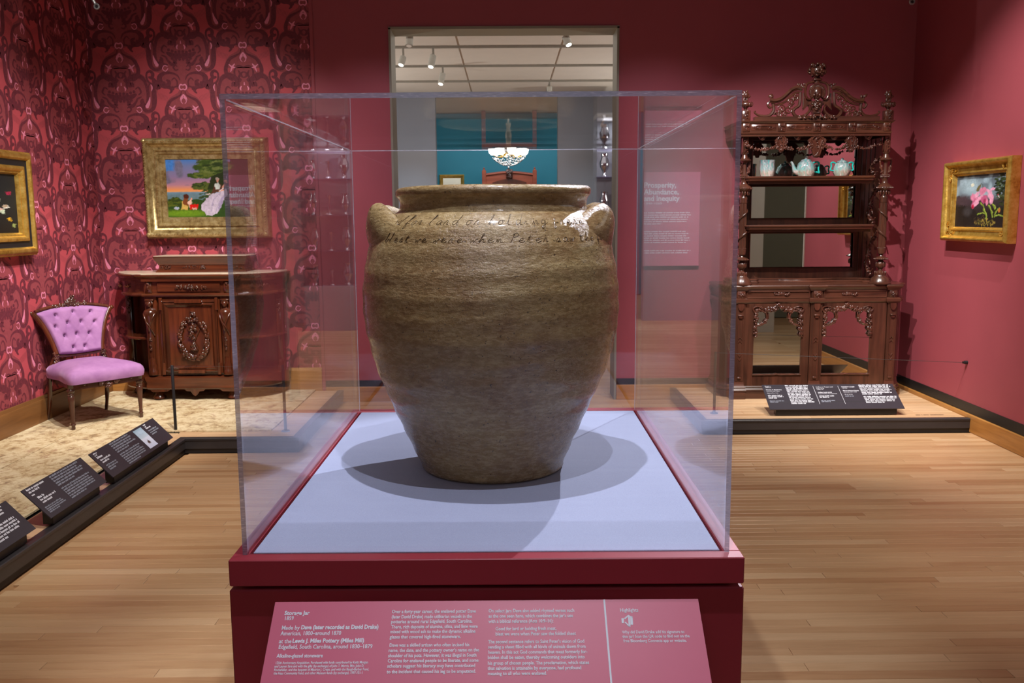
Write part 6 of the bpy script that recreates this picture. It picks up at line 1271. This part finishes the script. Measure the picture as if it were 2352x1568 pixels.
# cushion: a domed pad over the seat outline
oc = smoothpts([Vector((x, y, 0)) for x, y in seat_o], 5, True); q = MB(); rings = [(1.0, .325), (1.015, .342), (1.02, .365), (1.0, .39), (.95, .408), (.8, .428), (.55, .447), (.28, .457), (.02, .46)]; vs = []; fs = []; m_ = len(oc)
for k, z in rings: vs += [(p.x * k, p.y * k, z + .01 * (1 - k) * 0 - (.02 * (p.y < -.2) * 0)) for p in oc]
for i in range(len(rings) - 1):
    for j in range(m_): l = (j + 1) % m_; fs.append((i * m_ + j, i * m_ + l, (i + 1) * m_ + l, (i + 1) * m_ + j))
fs.append(tuple(range(m_ - 1, -1, -1))); fs.append(tuple((len(rings) - 1) * m_ + j for j in range(m_))); q.add(vs, fs); q.build('seat', M['velvet'], chair, smooth=60)
# back: flared fan shape, tufted
ZB0, ZB1 = .492, .795; bh = ZB1 - ZB0
def bw(t): return .155 + .082 * t ** 1.3 + .03 * t ** 4
def bp_(u, t):  # u -1..1, t 0..1
    x = u * bw(t); y = .175 + .07 * t - .03 * u * u; z = ZB0 + bh * t + .035 * (1 - u * u) * t - .012 * (1 - u * u) * (1 - t); return Vector((x, y, z))
btn = [(-.55, .86), (0, .88), (.52, .88), (-.72, .63), (-.25, .66), (.22, .66), (.68, .66), (-.50, .40), (0, .41), (.50, .41), (-.24, .14), (.28, .14)]
nu, nv = 56, 48; vs = []; fs = []
for j in range(nv + 1):
    t = j / nv
    for i in range(nu + 1):
        u = -1 + 2 * i / nu; p = bp_(u, t); e = min(1, (1 - abs(u)) / .09, t / .07, (1 - t) / .07); h = .030 * math.sqrt(max(0, min(1, e)))
        for bu, bt in btn:
            dx_ = (u - bu) * bw(t); dz_ = (t - bt) * bh; d2 = math.hypot(dx_, dz_); h -= .026 * math.exp(-(d2 / .014) ** 2)
            for (eu, et) in ((1, 1), (-1, 1), (1, -1), (-1, -1)):
                L = math.hypot(.058, .075); cx_, cz_ = eu * .058 / L, et * .075 / L; al = dx_ * cx_ + dz_ * cz_
                if 0 < al < .07: pr_ = abs(dx_ * cz_ - dz_ * cx_); h -= .006 * math.exp(-(pr_ / .005) ** 2) * (1 - al / .08)
        vs.append((p.x, p.y - max(.001, h) - .008, p.z))
for j in range(nv):
    for i in range(nu): a = j * (nu + 1) + i; fs.append((a, a + 1, a + nu + 2, a + nu + 1))
q = MB().add(vs, fs); bk_o = q.build('back_cushion', M['velvet'], chair, smooth=80)
for bu, bt in btn: p = bp_(bu, bt); MB().ell((p.x, p.y - .016, p.z), (.0065, .0045, .0065), 10, 6).build('button', M['button'], bk_o, smooth=80)
q = MB(); L_ = [bp_(-1, t / 12) for t in range(13)]; Rr = [bp_(1, t / 12) for t in range(13)]; T_ = [bp_(-1 + 2 * i / 16, 1) for i in range(17)]; B_ = [bp_(-1 + 2 * i / 12, 0) for i in range(13)]
vs = []; fs = []
for j in range(13):
    for i in range(13): p = bp_(-1 + i / 6, j / 12); vs.append((p.x, p.y + .02, p.z))
for j in range(12):
    for i in range(12): a = j * 13 + i; fs.append((a + 13, a + 14, a + 1, a))
q.add(vs, fs); q.build('back_panel', M['mahog'], chair, smooth=60)
q = MB()
for P_, sg in ((L_, -1), (Rr, 1)): q.tube([(p.x + sg * .014, p.y + .004, p.z) for p in P_], [.017 + .004 * (i / 12) for i in range(13)], 8); q.ell((P_[-1].x + sg * .028, P_[-1].y, P_[-1].z + .004), (.018, .016, .016), 10, 8)
q.tube([(p.x, p.y + .004, p.z + .012) for p in T_], .013, 8); q.tube([(p.x, p.y + .004, p.z - .010) for p in B_], .013, 8)
for sg in (-1, 1): q.tube(smoothpts([Vector((sg * (hw - .04), .19, .35)), Vector((sg * (hw - .05), .18, .40)), Vector((sg * (hw - .07), .17, .45)), Vector((sg * .16, .16, ZB0 + .02))], 4), .017, 8)
q.build('back_frame', M['mahog'], chair, smooth=50)
q = MB(); foliage(q, [(-.14, .24, ZB1 + .03), (-.05, .24, ZB1 + .045), (.1, .24, ZB1 + .043)], .013, 50, 5, .8); foliage(q, [(-.035, .24, ZB1 + .05), (.03, .24, ZB1 + .055)], .017, 40, 6, 1.0); foliage(q, [(0, .24, ZB1 + .065), (0, .24, ZB1 + .09)], .018, 26, 7, 1.1); q.build('crest', M['carve'], chair, smooth=60)
q = MB()
for sg in (-1, 1): foliage(q, [(sg * (hw - .07), .15, .43), (sg * (hw - .08), .15, .49)], .016, 22, 8, .8)
q.build('side_carving', M['carve'], chair, smooth=60, kind='stuff')

# ------------------------------------------------------------------ spotlight yokes hanging at the top of the view
for px, py, lab in ((222, 15, 'small gray spotlight bracket with a ring, hanging before the papered wall'), (2095, 4, 'small gray spotlight bracket with a ring, hanging before the right crimson wall')):
    c_ = atY(px, py, 6.5); r = thing('spotlight_bracket', lab, 'fixture', tuple(c_))
    MB().tube([(c_.x + .016 * math.cos(a), c_.y, c_.z + .016 * math.sin(a)) for a in np.linspace(0, 2 * PI, 17)[:-1]], .0065, 6, True).build('ring', M['steel'], r, smooth=60)
    MB().tube([(c_.x - .008, c_.y, c_.z + .018), (c_.x - .03, c_.y, c_.z + .06), (c_.x - .032, c_.y, HC)], [.010, .012, .012], 8).build('arm', M['steel'], r, smooth=40)
    MB().lathe([(0, -.002), (.010, -.002), (.010, .002), (0, .002)], tuple(c_), 12, 'y').build('socket', M['black'], r)

# ------------------------------------------------------------------ middle gallery: track lights and the case of silver
def track_light(px, py, py2, Y, lean, lab, lit):
    c_ = atY(px, py, Y); ln = (c_ - atY(px, py2, Y)).length; r = thing('track_light', lab, 'light', tuple(c_), 0, 'track lights in the gallery beyond the doorway')
    d = Vector((math.sin(lean), -.35, -math.cos(lean))).normalized(); top = c_; bot = c_ + d * ln; q = MB().tube([top, bot], .036, 14); q.build('housing', M['fixture'], r, smooth=40)
    MB().tube([bot + d * .001, bot + d * .004], .026, 14).build('lens', M['lamp'] if lit else M['white'], r)
    MB().tube([top - d * .01, Vector((top.x, top.y, 3.36))] if top.z < 3.33 else [top, top + Vector((0, 0, .01))], .012, 6).build('stem', M['fixture'], r)
track_light(941, 84, 108, 9.0, -.05, 'gray cylinder track light at the top left of the doorway view', 0)
track_light(1299, 84, 107, 9.0, .35, 'gray cylinder track light at the top right of the doorway view', 1)
track_light(926, 131, 152, 9.83, -.25, 'glaring lit track light lowest at the left of the doorway view', 1)
track_light(995, 128, 157, 9.83, -.2, 'tilted gray track light near the middle of the nearest track', 1)
track_light(1017, 170, 196, 11.05, -.2, 'tilted gray track light on the second track', 1)
track_light(1262, 200, 212, 12.27, 0, 'small dark track light far down the right side of the doorway view', 0)
CX0, CX1, CY = 1.24, 1.95, 12.42
sc = thing('showcase', 'lit glass showcase of silver beyond the doorway', 'display case', ((CX0 + CX1) / 2, CY + .25, 0))
MB().cbox(CX0, CY, 0, CX1, CY + .5, .63, .004).build('base', M['gray'], sc); MB().box(CX0, CY + .48, .63, CX1, CY + .5, 2.94).build('back', M['gray'], sc); MB().cbox(CX0, CY, 2.9, CX1, CY + .5, 2.96, .004).build('top', M['white'], sc)
def clear(x0, y0, z0, x1, y1, z1): MB().box(x0, y0, z0, x1, y1, z1).build('glass_panel', M['acryl'], sc)
clear(CX0, CY, .631, CX0 + .008, CY + .48, 2.899); clear(CX1 - .008, CY, .631, CX1, CY + .48, 2.899); clear(CX0 + .009, CY, .631, CX1 - .009, CY + .008, 2.899)
shz = [.64, 1.12, 1.62, 2.12, 2.5]
for zz_ in shz[1:]: MB().box(CX0 + .01, CY + .04, zz_ - .012, CX1 - .01, CY + .47, zz_).build('shelf', M['acedge'], sc)
R_ = random.Random(12); shapes = {'silver_vase': [(.0, 0), (.05, 0), (.03, .02), (.02, .05), (.06, .12), (.07, .18), (.04, .25), (.05, .3), (0, .3)], 'silver_bowl': [(0, 0), (.05, 0), (.03, .015), (.03, .03), (.1, .07), (.12, .1), (.11, .1), (0, .05)], 'silver_candlestick': [(0, 0), (.06, 0), (.05, .02), (.015, .04), (.02, .1), (.012, .2), (.03, .22), (.03, .25), (0, .25)], 'silver_pot': [(0, 0), (.05, 0), (.08, .04), (.09, .09), (.06, .15), (.03, .17), (.01, .2), (0, .21)]}
names = list(shapes); k = 0
ords = ['lowest shelf', 'second shelf', 'third shelf', 'fourth shelf', 'top shelf']; sides = ['left', 'middle', 'right']
for si, zz_ in enumerate(shz):
    for j in range(3):
        nm = names[(k * 5 + j + si) % 4]; k += 1; x = CX0 + .13 + j * .225; y_ = CY + .2 + R_.uniform(-.03, .05); s_ = R_.uniform(.85, 1.15)
        o = MB().lathe([(r * s_, .0003 + h * s_) for r, h in shapes[nm]], (x, y_, zz_ + (.0 if si else -.009)), 18).build(nm, M['silver'], off=(x, y_, zz_), smooth=50); tag(o, 'silver ' + nm.split('_')[1] + ' at the ' + sides[j] + ' of the ' + ords[si] + ' in the showcase', 'silverware', 'silver in the showcase')
area(((CX0 + CX1) / 2, CY + .18, 2.88), ((CX0 + CX1) / 2, CY + .2, 0), 16, (.95, .97, 1), .5, .3)

# ------------------------------------------------------------------ teal gallery: chandelier, bed crest, two pictures
ch = atY(1168, 350, 16.0); cd_ = thing('chandelier', 'lit chandelier with glass bowls and crystal drops before the teal wall', 'chandelier', tuple(ch))
MB().tube([(ch.x, 16, ch.z + .1), (ch.x, 16, 3.8)], .015, 8).lathe([(0, ch.z - .02), (.05, ch.z - .02), (.09, ch.z + .05), (.04, ch.z + .12), (.06, ch.z + .3), (.03, ch.z + .4), (.05, ch.z + .5), (0, ch.z + .5)], (ch.x, 16, 0), 14).build('stem', M['fixture'], cd_, smooth=50)
for k in range(8):
    a = 2 * PI * k / 8 + .2; x, y_ = ch.x + .28 * math.cos(a), 16 + .28 * math.sin(a)
    MB().lathe([(0, ch.z - .05), (.03, ch.z - .05), (.07, ch.z - .01), (.085, ch.z + .06), (.08, ch.z + .06), (0, ch.z)], (x, y_, 0), 14).build('glass_shade', M['globe'], cd_, smooth=60)
    MB().tube(smoothpts([Vector((ch.x, 16, ch.z + .05)), Vector((ch.x + .14 * math.cos(a), 16 + .14 * math.sin(a), ch.z - .08)), Vector((x, y_, ch.z - .05))], 4), .009, 6).build('arm', M['gold'], cd_, smooth=60)
q = MB(); R_ = random.Random(5)
for i in range(260): a = R_.random() * 6.28; t = R_.random(); r = .30 * math.sqrt(1 - t * .97); q.ell((ch.x + r * math.cos(a), 16 + r * math.sin(a), ch.z - .08 - .15 * t), (.010, .010, .013), 5, 3)
q.ell((ch.x, 16, ch.z - .27), (.02, .02, .03), 8, 6); q.build('crystal_drops', M['silver'], cd_, kind='stuff', smooth=60)
bx0, bx1 = atY(1112, 410, 17.6).x, atY(1228, 410, 17.6).x; bt = lambda py: atY(1168, py, 17.6).z
bd = thing('tall_bedstead', 'red brown wooden bed headboard with a carved crest before the teal wall', 'bed', ((bx0 + bx1) / 2, 17.6, 0))
bcx = (bx0 + bx1) / 2; M['redwood'] = M_wood('red_wood', srgb(120, 52, 36), srgb(176, 92, 66), .35, 'x')
for x in (bx0, bx1): MB().cbox(x - .04, 17.55, 0, x + .04, 17.63, bt(391), .006).lathe([(.03, bt(391)), (.012, bt(388)), (.02, bt(386)), (0, bt(384))], (x, 17.59, 0), 10).build('post', M['redwood'], bd)
pts = [(bx0 + .04, .6)] + [(bx0 + .04 + (bx1 - bx0 - .08) * i / 14, bt(398) + (bt(393) - bt(398)) * math.sin(PI * i / 14)) for i in range(15)] + [(bx1 - .04, .6)]
MB().prism(pts, 17.57, 17.61).build('headboard', M['redwood'], bd); MB().tube([(a, 17.56, b_ - .03) for a, b_ in pts[1:-1]], .02, 8).build('crest_rail', M['redwood'], bd, smooth=50)
q = MB().cbox(bcx - .065, 17.52, bt(410), bcx + .065, 17.58, bt(389), .01); foliage(q, [(bcx, 17.51, bt(408)), (bcx, 17.51, bt(394))], .03, 26, 5); q.build('crest', M['carve'], bd, smooth=60)
MB().prism([(bx0 + .16, .7)] + [(bx0 + .16 + (bx1 - bx0 - .32) * i / 10, bt(419) + (bt(411) - bt(419)) * math.sin(PI * i / 10)) for i in range(11)] + [(bx1 - .16, .7)], 17.555, 17.572).build('panel', M['mahog'], bd)
for (a, b_, t_, lab, col_) in ((1027, 1066, 401, 'gilt framed pale picture at the left of the teal wall', (236, 224, 206)), (1283, 1312, 403, 'brown framed lilac sky picture at the right of the teal wall', (196, 186, 226))):
    x0, x1 = atY(a, 410, 17.99).x - (.15 if a < 1100 else 0), atY(b_, 410, 17.99).x + (.15 if a > 1100 else 0); z1_ = atY(a, t_, 17.99).z; r = thing('picture', lab, 'painting', ((x0 + x1) / 2, 17.98, z1_ - .3), 0, 'pictures on the teal wall')
    frame_mesh(MB(), Vector((x0, 17.998, z1_ - .62)), Vx, Vz, Vn, x1 - x0, .62, [(0, 0), (0, .03), (.02, .045), (.05, .03), (.07, .012)]).build('frame', M['gold'], r, smooth=40)
    P = Pic(30, 40, 91 + a); P.grad([(0, (150, 180, 230) if a > 1100 else (250, 244, 220)), (.5, col_), (1, (226, 200, 200))]); P.mesh(Vector((x0 + .065, 17.985, z1_ - .555)), Vx, Vz, x1 - x0 - .13, .49, 'canvas', r)

# small dark print along the front edge of the right platform
q = MB(); a_, b_ = atZ(2104, 953, .1005), atZ(2163, 951, .1005); x = a_.x; R_ = random.Random(4)
while x < b_.x:
    q.add([(x, a_.y - .004, .1004), (x + .006, a_.y - .004, .1004), (x + .006, a_.y + .012, .1004), (x, a_.y + .012, .1004)], [(0, 1, 2, 3)]); x += R_.choice((.0085, .0085, .0085, .016))
q.build('small_print', M['black'], P2, kind='stuff')
